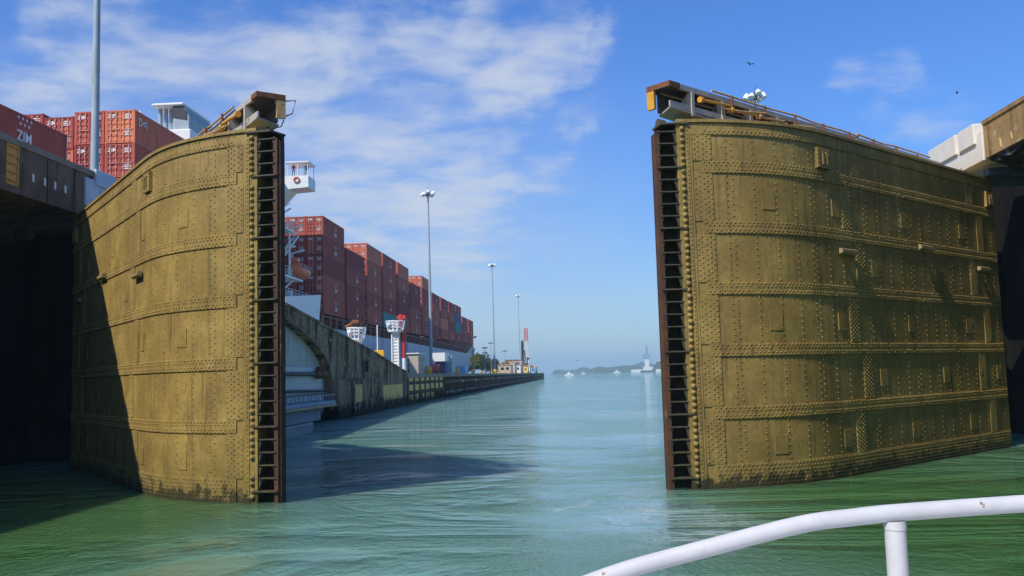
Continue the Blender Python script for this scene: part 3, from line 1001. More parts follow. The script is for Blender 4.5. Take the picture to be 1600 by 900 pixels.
    st.hexa([Q(x1 + .05, .02, -2.5), Q(x1 - .08, .02, -2.5), Q(x1 - .08, .059, -2.5), Q(x1 + .05, .059, -2.5),
             Q(x1 + .05, .02, 10.8), Q(x1 - .08, .02, 10.72), Q(x1 - .08, .059, 10.72), Q(x1 + .05, .059, 10.8)])
    st.obj('contact_strip', 'shaded_rust', root, flip=not fl)
    sh0 = None
    nsh = 0
    zz = -.041
    for b in range(31):
        z = .33 + (b - 1) * 1.856 / 5
        if z > 10.9: break
        big = (b - 1) % 5 == 0
        key = 'big' if big else 'small'
        if sh0 is None or key not in sh0:
            s_ = MB()
            xa, xb, t = (-.10, -.90, .022) if big else (-.24, -.85, .016)
            ya = -.08 if big else -.04
            v = [Q(xa, ya, -t), Q(xb + .02, ya + .03, -t), Q(xb + .08, .5, -t), Q(xa, .5, -t),
                 Q(xa, ya, t), Q(xb + .02, ya + .03, t), Q(xb + .08, .5, t), Q(xa, .5, t)]
            s_.hexa(v)
            # knee gusset under the shelf
            s_.hexa([Q(xa - .03, .02, -.30), Q(xa - .05, .02, -.30), Q(xa - .05, .48, -.30), Q(xa - .03, .48, -.30),
                     Q(xa - .03, -.0, -t), Q(xa - .14, -.0, -t), Q(xa - .14, .48, -t), Q(xa - .03, .48, -t)])
            xg = -.83
            s_.hexa([Q(xg, .05, -.30), Q(xg + .02, .05, -.30), Q(xg + .02, .48, -.30), Q(xg, .48, -.30),
                     Q(xg, .03, -t), Q(xg + .12, .03, -t), Q(xg + .12, .48, -t), Q(xg, .48, -t)])
            o = s_.obj('shelf_plate', 'shelf_steel', root, flip=not fl)
            o.location = (0, 0, z)
            sh0 = sh0 or {}
            sh0[key] = o
        else:
            o = sh0[key].copy()
            COL.objects.link(o)
            o.parent = root
            o.location = (0, 0, z)
    mb = MB()   # cap over the post
    mb.hexa([Q(.1, -.12, 10.93), Q(-.72, -.08, 10.93), Q(-.86, .62, 10.93), Q(.1, .9, 10.93),
             Q(.1, -.12, 10.985), Q(-.72, -.08, 10.985), Q(-.86, .62, 10.985), Q(.1, .9, 10.985)])
    if m > 0:
        mb.hexa([Q(-.45, .25, 10.985), Q(-.80, .25, 10.985), Q(-.80, .6, 10.985), Q(-.45, .6, 10.985),
                 Q(-.5, .3, 11.15), Q(-.75, .3, 11.22), Q(-.75, .55, 11.22), Q(-.5, .55, 11.15)])
    mb.obj('post_cap', 'shelf_steel', root, flip=not fl)

    # ---- footbridge along the top of the leaf
    ang = TURN + .012
    bx, by = (-.38, -.08) if m > 0 else (-.12, .18)

    def B(t, w_, z): return (m * (bx + t * cos(ang) - w_ * sin(ang)), by + t * sin(ang) + w_ * cos(ang), z)

    def bb(mb, t0, t1, w0, w1, z0, z1):
        mb.hexa([B(t0, w0, z0), B(t1, w0, z0), B(t1, w1, z0), B(t0, w1, z0), B(t0, w0, z1), B(t1, w0, z1), B(t1, w1, z1), B(t0, w1, z1)])
    fb = bpy.data.objects.new('footbridge', None)
    COL.objects.link(fb)
    fb.parent = root
    T1 = 18.8

    def sub(mb, nm, mat): return mb.obj(nm, mat, fb, flip=not fl)
    mb = MB()
    bb(mb, .45, T1, 0, .09, 12.12, 12.28)
    bb(mb, .45, T1, .80, .89, 12.12, 12.28)
    sub(mb, 'top_chord', 'bridge_grey_paint')
    mb = MB()
    bb(mb, 0, .45, -.02, .10, 12.13, 12.29)
    bb(mb, -.06, .0, -.02, .90, 12.13, 12.29)
    bb(mb, .0, .45, 0.78, 0.90, 12.13, 12.29)
    sub(mb, 'end_beam', 'rust')
    mb = MB()
    bb(mb, .05, T1, .1, .79, 12.20, 12.24)
    sub(mb, 'deck', 'bridge_dark')
    mb = MB()
    bb(mb, -.02, 4.4, .02, .07, 11.5, 11.68)
    bb(mb, 4.4, T1, .02, .07, 11.35, 11.5)
    mb.hexa([B(-.04, .0, 11.46), B(4.4, .0, 11.30), B(4.4, .88, 11.30), B(.5, .88, 11.44),
             B(-.04, .0, 11.50), B(4.4, .0, 11.35), B(4.4, .88, 11.35), B(.5, .88, 11.50)])
    bb(mb, 4.4, T1, .05, .87, 11.28, 11.34)
    sub(mb, 'bottom_plate', 'bridge_grey_paint')
    mb = MB()
    bb(mb, .3, T1, .74, .78, 11.5, 12.12)
    sub(mb, 'rear_web', 'bridge_dark')
    for t in (1.0, 2.6, 4.2, 5.8, 7.4, 9.0, 10.6, 12.2, 13.8, 15.4, 17.0, 18.6):
        mb = MB()
        bb(mb, t, t + .14, -.03, .08, 11.36, 12.12)
        if t < 6:
            mb.hexa([B(t, .08, 11.52), B(t + .06, .08, 11.52), B(t + .06, .7, 11.52), B(t, .7, 11.52),
                     B(t, .08, 12.1), B(t + .06, .08, 12.1), B(t + .06, .16, 12.1), B(t, .16, 12.1)])
        sub(mb, 'web_post', 'bridge_grey_paint')
    mb = MB()
    bb(mb, -.05, .06, .62, .90, 11.55, 12.12)
    sub(mb, 'end_portal', 'yellow_paint' if m > 0 else 'pale_yellow_rail')
    # folded yellow handrails lying along the web
    t = 1.25
    k = 0
    while t < 17.0:
        mb = MB()
        z = 11.98 - .05 * (k % 2)
        drop = min(.42, .02 + .0 * k)
        mb.tube([B(t, -.16, z - .10), B(t + 1.55, -.16, z - .02)], .052, 8)
        mb.tube([B(t - .02, -.16, z - .10), B(t + .12, -.16, z - .10)], .10, 8)
        sub(mb, 'folded_handrail', 'yellow_paint' if k < 2 else 'pale_yellow_rail')
        t += 1.6
        k += 1
    rr = random.Random(8 + m)
    for t in np.arange(2.0, 17.5, 3.1):
        t = float(t)
        a, b_ = rr.uniform(-.03, .05), rr.uniform(-.06, .03)
        mb = MB()
        mb.tube([B(t, -.07, 12.33 + a), B(t + 2.0, -.08, 12.34 + b_), B(t + 3.2, -.09, 12.30 + a)], .035, 6)
        sub(mb, 'top_rail', 'pale_yellow_rail')
        mb = MB()
        mb.tube([B(t + .3, -.18, 11.78 + a), B(t + 1.5, -.2, 11.90 + b_), B(t + 2.9, -.18, 12.06)], .035, 6)
        sub(mb, 'top_rail', 'pale_yellow_rail')
    for t in np.arange(3.0, 18, 1.9):
        mb = MB()
        mb.tube([B(float(t), -.13, 11.75), B(float(t), -.13, 12.33)], .045, 6)
        sub(mb, 'rail_hinge', 'rust')
    mb = MB()
    for t in (1.6, 5.0, 8.5, 12.0, 15.5):
        bb(mb, t, t + .22, .15, .35, LEAF_TOP + .03, 11.36)
        bb(mb, t, t + .22, .6, .8, LEAF_TOP - .1, 11.36)
    sub(mb, 'bearing_post', 'bridge_dark')
    if m < 0:
        mb = MB()
        mb.tube([B(-.05, .88, 12.1), B(-.1, 1.2, 12.15), B(-.05, 1.12, 11.75), B(0, .88, 11.62)], .022, 6)
        mb.tube([B(-.02, .85, 11.5), B(-.05, .75, 11.28), B(.05, .55, 11.22), B(.3, .4, 11.3)], .022, 6)
        sub(mb, 'hook', 'dark_steel')
    return root


worn('pale_olive', (0.33, 0.25, 0.11), (0.26, 0.19, 0.08), 5.0, 0.6, (0.12, 0.08, 0.04), (0.55, 0.7), 6.0)
right_leaf = build_leaf('lock_gate', 'right olive riveted gate leaf, mostly turned from the sun, above the white railing',
                        (3.648, 27.623, 0), radians(5.0), 1)
left_leaf = build_leaf('lock_gate', 'left olive riveted gate leaf, sunlit with a diagonal wall shadow across it',
                       (-9.45, 26.498, 0), radians(-11.6), -1)

# ================================================================== CONTAINERS
CW, CH = 2.44, 2.68


def cont_body(L):
    mb = MB()
    hw = CW / 2
    prof = []
    y = .16
    while y < L - .16 - .01:
        prof += [(y, 0), (y + .10, 0), (y + .15, -.045), (y + .25, -.045)]
        y += .30
    prof.append((L - .16, 0))
    z0, z1 = .14, CH - .12
    for sx in (1, -1):
        xb = sx * (hw - .03)
        vs = [(xb + sx * o, yy, z) for z in (z0, z1) for yy, o in prof]
        n = len(prof)
        mb.add(vs, [(i, i + 1, n + i + 1, n + i) if sx > 0 else (i + 1, i, n + i, n + i + 1) for i in range(n - 1)])
        mb.box(sx * hw - sx * .12 if sx > 0 else -hw, sx * hw if sx > 0 else -hw + .12, .0, L, 0, .14)
        mb.box(hw - .09 if sx > 0 else -hw, hw if sx > 0 else -hw + .09, 0, L, CH - .12, CH - .005)
        for yy in (0, L - .16):
            mb.box(hw - .16 if sx > 0 else -hw, hw if sx > 0 else -hw + .16, yy + .001, yy + .159, .14, CH - .12)
            for zz in (-.015, CH - .11):   # corner castings
                mb.box(hw - .17 if sx > 0 else -hw - .012, hw + .012 if sx > 0 else -hw + .17, yy - .012, yy + .172, zz, zz + .125)
    mb.add([(-hw + .09, 0, CH - .03), (hw - .09, 0, CH - .03), (hw - .09, L, CH - .03), (-hw + .09, L, CH - .03)], [(0, 1, 2, 3)])
    mb.add([(-hw + .1, .08, .1), (hw - .1, .08, .1), (hw - .1, L - .05, .1), (-hw + .1, L - .05, .1)], [(3, 2, 1, 0)])
    mb.box(-hw + .17, hw - .17, L - .07, L - .02, .05, CH - .05)
    mb.box(-hw + .17, hw - .17, .0, .10, .01, .13)
    mb.box(-hw + .17, hw - .17, .0, .10, CH - .12, CH - .01)
    return mb


def cont_door(side):
    mb = MB()
    hw = CW / 2 - .17
    a, b = (-hw, -.012) if side < 0 else (.012, hw)
    # door leaf with horizontal corrugation
    z = .15
    vs = []
    zs = []
    while z < CH - .14:
        zs += [(z, .03), (z + .20, .03), (z + .25, .075), (z + .42, .075)]
        z += .47
    zs = [q for q in zs if q[0] < CH - .14] + [(CH - .135, .03)]
    n = len(zs)
    vs = [(a, o, z) for z, o in zs] + [(b, o, z) for z, o in zs]
    mb.add(vs, [(i, n + i, n + i + 1, i + 1) for i in range(n - 1)])
    mb.box(a, a + .07, .015, .08, .14, CH - .135)
    mb.box(b - .07, b, .015, .08, .14, CH - .135)
    return mb, a, b


def cont_rods(a, b):
    mb = MB()
    for f in (.28, .72):
        x = a + (b - a) * f
        mb.tube([(x, -.015, .08), (x, -.015, CH - .07)], .028, 6)
        for z in (.2, .75, 1.3, 1.9, 2.4):
            mb.box(x - .07, x + .07, -.03, .03, z, z + .09)
        mb.box(x - .02, x + .28, -.05, -.02, 1.12, 1.17)
    return mb


ZIM_V, ZIM_F = text_geo('ZIM', 1.0)


def star_marks(size):
    """seven stars above the letters, as (u, v) points with radius"""
    pts = []
    for i in range(4):
        pts.append((-.75 + i * .5, .62))
    for i in range(3):
        pts.append((-.5 + i * .5, .22))
    return [(u * size, v * size, .16 * size) for u, v in pts]


def marking_side(L, yc, zc, size, extra=None):
    mb = MB()
    x = CW / 2 + .006
    mb.add([(x, yc + u * size, zc - .62 * size + v * size) for u, v, _ in ZIM_V], ZIM_F)
    for u, v, r in star_marks(size * .95):
        vs = []
        for k in range(10):
            rr = r if k % 2 == 0 else r * .5
            vs.append((x, yc + u + rr * sin(k * pi / 5), zc + .32 * size + v + rr * cos(k * pi / 5)))
        mb.add(vs + [(x, yc + u, zc + .32 * size + v)], [(i, 10, (i + 1) % 10) for i in range(10)])
    return mb


def marking_text_side(L, s, yc, zc, size):
    mb = MB()
    v, f = text_geo(s, size)
    x = CW / 2 + .006
    mb.add([(x, yc + a * 1.0, zc + b) for a, b, _ in v], f)
    return mb


def marking_door():
    mb = MB()
    mb.add([(-.62 + u * .45, -.004 + .02, 2.08 + v * .42) for u, v, _ in ZIM_V], ZIM_F)
    return mb


def code_lines(z, n):
    mb = MB()
    for q in range(n):
        mb.box(.36, .92, .012, .018, z + q * .145, z + .07 + q * .145)
    return mb


PROTO = {}


def container(L, colour, marks='zim', doors=True):
    key = (round(L, 2), colour, marks, doors)
    if key in PROTO:
        return copy_tree(PROTO[key])
    mat = 'container_' + colour
    root = cont_body(L).obj('shipping_container', mat)
    if doors:
        for s in (-1, 1):
            dm, a, b = cont_door(s)
            d = dm.obj('door', mat, root)
            cont_rods(a, b).obj('lock_rod', 'lock_rod', d)
        marking_door().obj('door_marking', 'marking_white', root)
        code_lines(1.98, 3).obj('code_plate', 'marking_white', root)
        code_lines(.62, 4).obj('code_plate', 'marking_white', root)
    if marks == 'zim':
        marking_side(L, L * .56, 1.12, .78).obj('side_marking', 'marking_white', root)
    elif marks == 'bigzim':
        marking_side(L, L * .60, 1.52, .95).obj('side_marking', 'marking_white', root)
    elif marks == 'code':
        marking_text_side(L, 'D<I', 1.35, 1.55, .95).obj('side_marking', 'marking_white', root)
    PROTO[key] = root
    return root


ORD = ['bottom', 'second', 'third', 'fourth', 'fifth', 'sixth']
NTH = ['first', 'second', 'third', 'fourth', 'fifth', 'sixth', 'seventh', 'eighth', 'ninth', 'tenth', 'eleventh', 'twelfth', 'thirteenth']
ROWN = ['outermost row', 'second row in', 'third row in', 'fourth row in', 'fifth row in']
XS = -34.0            # outer side of the stacks
GRP = 'shipping containers stacked on the ship'
#        y start, length, base z, tiers
BAYS = [(124.6, 12.6, 12.66, 5), (137.8, 13.0, 12.66, 4), (151.9, 12.5, 12.7, 5), (165.2, 13.3, 12.75, 5), (179.3, 13.2, 12.8, 5),
        (193.7, 13.6, 12.95, 4), (209.2, 10.9, 13.2, 5), (224.4, 13.8, 13.4, 4), (239.9, 14.3, 13.45, 4), (255.5, 14.3, 13.6, 4),
        (270.5, 13.9, 13.8, 4), (286.7, 15.6, 14.0, 3), (304.5, 14.6, 14.1, 3)]
TP = 2.745
for bi, (y0, L, zb, nt_) in enumerate(BAYS):
    L -= .75          # lashing gap ahead of every stack
    prev = BAYS[bi - 1][3] if bi else 0
    for row_ in range(5):
        for t in range(nt_):
            if row_ and not (bi == 0 and row_ < 4 or (t >= prev - 0 and bi > 0) or (row_ == 1 and t == nt_ - 1)):
                continue
            colour = 'red'
            if bi == 3 and t == 0: colour = 'teal'
            if bi == 10 and t == 1: colour = 'teal'
            if bi == 10 and t == 2: colour = 'blue'
            if (bi, t) in ((2, 4), (6, 4), (8, 1), (4, 4)): colour = 'orange'  # among these, raised stack tops carry their sunlit orange in the paint
            marks = 'zim' if row_ == 0 and (colour == 'red') and (bi * 7 + t * 3) % 5 != 1 else 'none'
            o = container(L, colour, marks, doors=True)
            o.location = (XS - CW / 2 - row_ * 2.52, y0, zb + t * TP)
            nm = {'red': 'maroon', 'teal': 'teal green', 'blue': 'blue', 'orange': 'rust orange'}[colour]
            tier = 'bottom' if t == 0 else ('top' if t == nt_ - 1 else ORD[t])
            tag(o, f'{nm} container, {tier} tier, {ROWN[row_]}, {NTH[bi]} stack ahead of the white bridge', 'container', GRP)
# stacks abaft the bridge
AFT_B = 69.2
for row_ in range(4):
    for t in range(6):
        if t < 2 and row_ > 0: continue
        colour = 'red' if (row_, t) not in ((0, 5), (2, 4)) else 'orange'
        o = container(12.2, colour, 'code' if row_ == 0 and t == 5 else 'none', True)
        o.location = (XS - CW / 2 - row_ * 2.52, AFT_B, 25.4 - 6 * TP + t * TP - (.35 if row_ == 2 else .0))
        tier = ['bottom', 'second', 'third', 'fourth', 'fifth', 'top'][t]
        cn = 'rust orange' if colour == 'orange' else 'maroon'
        tag(o, f'{cn} container, {tier} tier, {ROWN[row_]}, sunlit stack behind the near lamp mast', 'container', GRP)
for t in range(4):
    o = container(12.2, 'red', 'bigzim', True)
    o.location = (XS - CW / 2, 47.3, 20.75 - 4 * TP + t * TP)
    tier = ['bottom', 'second', 'third', 'top'][t]
    tag(o, f'dark maroon container, {tier} tier of the nearest stack above the left lock wall', 'container', GRP)

# ================================================================== SHIP
ship = thing('container_ship', 'large grey hulled container ship with white bridge in the next lane', 'ship', (-50, 180, 0))
cx = -50.2


def half(y, lev):
    """half breadth of the hull at station y for level 0 waterline .. 1 deck"""
    y1 = 262 + 58 * lev
    yt = 338 + 40 * lev
    if y < y1: return 16.0
    u = (y - y1) / (yt - y1)
    return max(0.02, 16.0 * sqrt(max(0.0, 1 - min(1, u) ** 1.6)))


stations = [20, 60, 100, 140, 180, 220, 250] + list(np.linspace(264, 378, 40))
levs = [(-4, 0.0), (0, 0.05), (4, .35), (8, .75), (10.8, 1.0)]
mb = MB()
for sgn in (1, -1):
    vs, fs = [], []
    for y in stations:
        for z, l in levs:
            zz = z
            if l == 1.0: zz = 10.8 + 2.4 * max(0, min(1, (y - 300) / 12))
            yy = min(y, 338 + 40 * l)
            vs.append((cx + sgn * half(yy, l), yy, zz))
    k = len(levs)
    for i in range(len(stations) - 1):
        for j in range(k - 1):
            q = (i * k + j, (i + 1) * k + j, (i + 1) * k + j + 1, i * k + j + 1)
            fs.append(q if sgn > 0 else tuple(reversed(q)))
    mb.add(vs, fs, True)
mb.add([(cx - 16, 20, -4), (cx + 16, 20, -4), (cx + 16, 20, 10.8), (cx - 16, 20, 10.8)], [(0, 1, 2, 3)])
part(mb, 'hull', 'hull_grey', ship)
mb = MB()
pts = [(cx + half(y, 1.0) - .3, y) for y in stations if y <= 378]
pts2 = [(cx - half(y, 1.0) + .3, y) for y in reversed(stations) if y <= 378]
mb.prism_z(pts + pts2, 10.3, 10.72)
part(mb, 'main_deck', 'deck_maroon', ship)
mb = MB()
mb.box(-64, -36.6, 124, 318, 9.55, 12.4)
mb.box(-64, -36.6, 46, 82, 9.0, 9.8)
part(mb, 'hatch_coaming', 'deck_maroon', ship)
mb = MB()
mb.box(-36.6, -34.25, 124, 319, 12.15, 12.45)
part(mb, 'lashing_platform', 'deck_maroon', ship)
for bi, (y0, L, zb, nt_) in enumerate(BAYS):
    mb = MB()
    mb.box(-64, -36.2, y0 - .4, y0 + L + .6, 12.41, zb - .03)
    part(mb, 'hatch_cover', 'deck_maroon', ship)
y = 124.8
i = 0
while y < 319:
    mb = MB()
    mb.box(-34.5, -34.2, y, y + .3, 10.7, 12.6 + (1.3 if y > 255 else .3 if y > 205 else 0))
    mb.box(-36.5, -34.5, y + .05, y + .2, 11.6, 12.1)
    part(mb, 'stanchion', 'stanchion_tan', ship)
    y += 3.5 if i % 2 else 4.1
    i += 1
mb = MB()
yy = 124.8
while yy < 316:
    mb.box(-35.8, -35.5, yy + 1.2, yy + 2.2, 10.72, 11.6)
    mb.tube([(-34.35, yy, 11.6), (-34.35, yy + 7, 11.6)], .05, 5)
    yy += 7.6
part(mb, 'deck_fitting', 'deck_maroon', ship)
mb = MB()   # windlass gear at the bow
mb.bbox(-37.5, -36.0, 330, 334, 13.2, 16.0, .3)
mb.tube([(-36.5, 336, 13), (-36.5, 336, 18.5)], .3, 6)
mb.tube([(-36.2, 335, 17.2), (-35.2, 338, 17.8)], .35, 6)
part(mb, 'bow_winch', 'dark_steel', ship)
mb = MB()   # white flaring side below the boat deck
mb.hexa([(-40, 108, 9.6), (-34.2, 108, 9.6), (-34.2, 122.4, 9.6), (-40, 122.4, 9.6),
         (-40, 108, 13.6), (-34.0, 108, 13.6), (-34.0, 123.2, 15.1), (-40, 123.2, 15.1)])
part(mb, 'boat_deck_side', 'white_paint', ship)
mb = MB()
mb.bbox(-62, -38.2, 104, 119, 9.6, 28.6, .2)
part(mb, 'deckhouse', 'white_paint', ship)
for k in range(6):
    z = 12.2 + k * 2.7
    for q in range(5):
        mb = MB()
        mb.box(-38.21, -38.17, 105.2 + q * 2.6, 106.2 + q * 2.6, z, z + .9)
        part(mb, 'window', 'window_dark', ship)
    for q in range(6):
        mb = MB()
        mb.box(-52 + q * 2.4, -51 + q * 2.4, 103.96, 104.02, z, z + .9)
        part(mb, 'window', 'window_dark', ship)
mb = MB()
mb.bbox(-62, -38.0, 106, 119.5, 28.6, 31.4, .2)
part(mb, 'wheelhouse', 'white_paint', ship)
mb = MB()   # bridge wing with a raking bracket
mb.prism_y([(-46, 28.2), (-38.2, 26.6), (-36.3, 28.6), (-33.75, 28.75), (-33.75, 30.3), (-46, 30.3)], 116.6, 119.9)
part(mb, 'bridge_wing', 'white_paint', ship)
mb = MB()
for x in (-36.6, -35.2, -33.9):
    for y in (116.8, 119.7):
        mb.tube([(x, y, 30.3), (x, y, 32.15)], .06, 6)
mb.box(-36.8, -33.7, 116.6, 119.9, 32.1, 32.25)
part(mb, 'wing_canopy', 'white_paint', ship)


def rails(pts, h, name, n=3, mat='white_paint', r=.035):
    mb = MB()
    for k in range(1, n + 1):
        mb.tube([(x, y, z + h * k / n) for x, y, z in pts], r, 5)
    for a, b in zip(pts[:-1], pts[1:]):
        d = (Vector(b) - Vector(a)).length
        q = max(1, int(d / 1.4))
        for i in range(q + 1):
            p = Vector(a).lerp(Vector(b), i / q)
            mb.tube([p, p + Vector((0, 0, h))], r, 5)
    return part(mb, name, mat, ship)


rails([(-46, 116.6, 30.3), (-36.9, 116.6, 30.3)], 1.1, 'wing_railing')
lb = MB()
lb_pts = [( -35.3 + .36 * cos(a), 116.5, 29.75 + .36 * sin(a)) for a in np.linspace(0, 2 * pi, 15)]
lb.tube(lb_pts, .09, 6, caps=False)
part(lb, 'lifebuoy', 'lifeboat_orange', ship)
mb = MB()
mb.tube([(-37.7, 117.2, 15.2), (-37.7, 117.2, 27.2)], .38, 10)
part(mb, 'wing_support', 'white_paint', ship)
for z, y1 in ((13.62, 120.5), (16.3, 117.2), (22.2, 114.0)):
    mb = MB()
    mb.box(-38.2, -34.7, 108, y1, z, z + .22)
    part(mb, 'balcony', 'white_paint', ship)
    rails([(-38.0, y1 - .1, z + .22), (-34.8, y1 - .1, z + .22), (-34.8, 108.2, z + .22)], 1.1, 'balcony_railing')
mb = MB()   # boat davits, stairs
for y in (113.5, 117.5):
    mb.tube([(-36.6, y, 16.4), (-36.2, y, 20.2), (-34.6, y, 20.5)], .16, 6)
mb.tube([(-37.0, 112, 18.0), (-35.5, 114.5, 21.4)], .12, 6)
mb.tube([(-35.6, 110, 16.5), (-35.6, 113, 20.2)], .12, 6)
part(mb, 'davit', 'white_paint', ship)
for a, b in (((-37.4, 108.8, 22.4), (-35.2, 113.6, 25.4)), ((-35.2, 108.6, 13.9), (-35.2, 114.5, 16.3)), ((-36.2, 109.0, 16.5), (-35.0, 116.2, 22.2)), ((-35.0, 112.4, 16.5), (-35.0, 112.4, 22.2)), ((-36.8, 115.4, 22.4), (-35.2, 118.6, 24.2))):
    mb = MB()
    mb.tube([a, b], .13, 6)
    mb.tube([(a[0], a[1], a[2] + .9), (b[0], b[1], b[2] + .7)], .06, 5)
    part(mb, 'crane_strut', 'white_paint', ship)
for y, z in ((110, 13.85), (114, 16.5), (116, 13.85), (111, 22.4)):
    mb = MB()
    mb.bbox(-36.9, -36.0, y, y + 1.2, z, z + 1.3, .1)
    part(mb, 'deck_locker', 'white_paint', ship)
mb = MB()
for k in range(9):
    mb.box(-35.3, -34.85, 110.5, 111.6, 9.9 + k * .42, 9.96 + k * .42)
mb.box(-34.9, -34.8, 110.4, 110.5, 9.6, 13.6)
mb.box(-34.9, -34.8, 111.6, 111.7, 9.6, 13.6)
part(mb, 'ladder', 'white_paint', ship)
fn = bpy.data.objects.new('funnel', None)
COL.objects.link(fn)
fn.parent = ship
fn.location = (9.5, -87.0, 0)


def fpart(mb, n, mat):
    mb.v = [(a + 50 - 9.5, b - 180 + 87.0, c) for a, b, c in mb.v]
    return mb.obj(n, mat, fn)


mb = MB()
mb.bbox(-43.0, -38.3, 90, 98, 20, 29.6, .1)
fpart(mb, 'funnel_base', 'white_paint')
mb = MB()
mb.prism_y([(-40.5, 29.6), (-38.75, 29.6), (-38.7, 31.0), (-39.2, 32.1), (-40.3, 32.1)], 90.5, 97.5)
fpart(mb, 'funnel_casing', 'steel_pole')
mb = MB()
mb.prism_y([(-40.4, 31.0), (-38.9, 30.7), (-38.95, 31.6), (-39.4, 32.15), (-40.4, 32.15)], 90.42, 90.49)
fpart(mb, 'funnel_mouth', 'funnel_black')
mb = MB()
mb.bbox(-42.6, -39.2, 90.2, 97.5, 32.2, 32.5, .1)
fpart(mb, 'funnel_top', 'white_paint')
for x in (-42.2, -41.6, -41.05, -40.6):
    mb = MB()
    mb.tube([(x, 91.5, 29.6), (x, 91.5, 32.2)], .21, 10)
    fpart(mb, 'exhaust_pipe', 'steel_pole')
mb = MB()
mb.tube([(-44.1, 91, 29), (-44.1, 91, 32.0)], .12, 6)
mb.tube([(-44.1, 91, 29), (-44.1, 91, 31.3)], .25, 6)
fpart(mb, 'vent_mast', 'white_paint')
mb = MB()   # radar mast on the wheelhouse
for x, y in ((-39.2, 106.5), (-40.6, 108)):
    mb.tube([(x, y, 31.4), (x, y, 35.3)], .16, 6)
mb.box(-41.6, -37.2, 106.4, 106.8, 35.3, 35.6)
mb.box(-41.0, -38.8, 106.4, 108.1, 33.2, 33.35)
mb.tube([(-41.3, 106.6, 31.4), (-38.6, 106.6, 35)], .09, 5)
part(mb, 'radar_mast', 'white_paint', ship)

lf = thing('lifeboat', 'orange enclosed lifeboat hanging from the white davits of the ship', 'lifeboat', (-34.9, 116.4, 17.5))
mb = MB()
for ring_ in [[(-3.2 + .4 * 0, 0)]]:
    pass
N = 12
vs, fs = [], []
prof = [(-3.4, .15, .2), (-3.0, .62, .75), (-1.8, 1.0, 1.05), (0, 1.1, 1.15), (1.8, 1.0, 1.05), (3.0, .65, .75), (3.5, .12, .2)]
for y, rx, rz_ in prof:
    for j in range(N):
        a = 2 * pi * j / N
        vs.append((rx * cos(a), y, .1 + rz_ * sin(a) * (1.0 if sin(a) > 0 else .9)))
for i in range(len(prof) - 1):
    for j in range(N):
        fs.append((i * N + j, i * N + (j + 1) % N, (i + 1) * N + (j + 1) % N, (i + 1) * N + j))
fs += [tuple(reversed(range(N))), tuple(range((len(prof) - 1) * N, len(prof) * N))]
mb.add(vs, fs, True)
mb.obj('lifeboat_hull', 'lifeboat_orange', lf)
mb = MB()
mb.bbox(-.45, .45, -2.4, -1.2, 1.0, 1.65, .1)
mb.obj('conning_hood', 'lifeboat_orange', lf)
for y in (-1.6, -.7, .6, 1.5):
    mb = MB()
    mb.box(.9, 1.1, y, y + .4, .45, .75)
    mb.obj('window', 'window_dark', lf)

# crew on the bridge wing
def person(loc, label, shirt, rz=0):
    me = bpy.data.meshes.new('person')
    P = [(0, 0, .95), (0, 0, 1.2), (0, 0, 1.43), (0, 0, 1.53), (0, 0, 1.66), (.1, 0, .9), (.11, .02, .5), (.11, 0, .06), (.11, .12, .03),
         (-.1, 0, .9), (-.11, .02, .5), (-.11, 0, .06), (-.11, .12, .03), (.2, 0, 1.4), (.27, .02, 1.12), (.24, .2, .98), (-.2, 0, 1.4), (-.27, .02, 1.12), (-.24, .2, .98), (0, .02, 1.75)]
    E = [(0, 1), (1, 2), (2, 3), (3, 4), (0, 5), (5, 6), (6, 7), (7, 8), (0, 9), (9, 10), (10, 11), (11, 12), (2, 13), (13, 14), (14, 15), (2, 16), (16, 17), (17, 18), (4, 19)]
    R = [.14, .13, .15, .055, .1, .09, .065, .045, .04, .09, .065, .045, .04, .06, .045, .035, .06, .045, .035, .07]
    me.from_pydata(P, E, [])
    o = bpy.data.objects.new('person', me)
    COL.objects.link(o)
    o.modifiers.new('skin', 'SKIN')
    for i, r in enumerate(R):
        me.skin_vertices[0].data[i].radius = (r, r)
    me.skin_vertices[0].data[0].use_root = True
    sb = o.modifiers.new('sub', 'SUBSURF')
    sb.levels = sb.render_levels = 1
    dg = bpy.context.evaluated_depsgraph_get()
    nm = bpy.data.meshes.new_from_object(o.evaluated_get(dg))
    o.modifiers.clear()
    o.data = nm
    nm.materials.clear()
    nm.materials.append(MATS[shirt])
    nm.materials.append(MATS['skin_tone'])
    nm.materials.append(MATS['cabin_blue'])
    for p in nm.polygons:
        z = p.center.z
        p.material_index = 1 if z > 1.48 else (2 if z < .93 else 0)
        p.use_smooth = True
    o.location = loc
    o.rotation_euler = (0, 0, rz)
    tag(o, label, 'person')
    return o


person((-35.9, 117.2, 30.3), 'person in red shirt standing under the canopy on the ship bridge wing', 'shirt_red', pi)
person((-34.2, 117.4, 30.3), 'person in dark clothes at the outer end of the ship bridge wing', 'cabin_blue', pi)

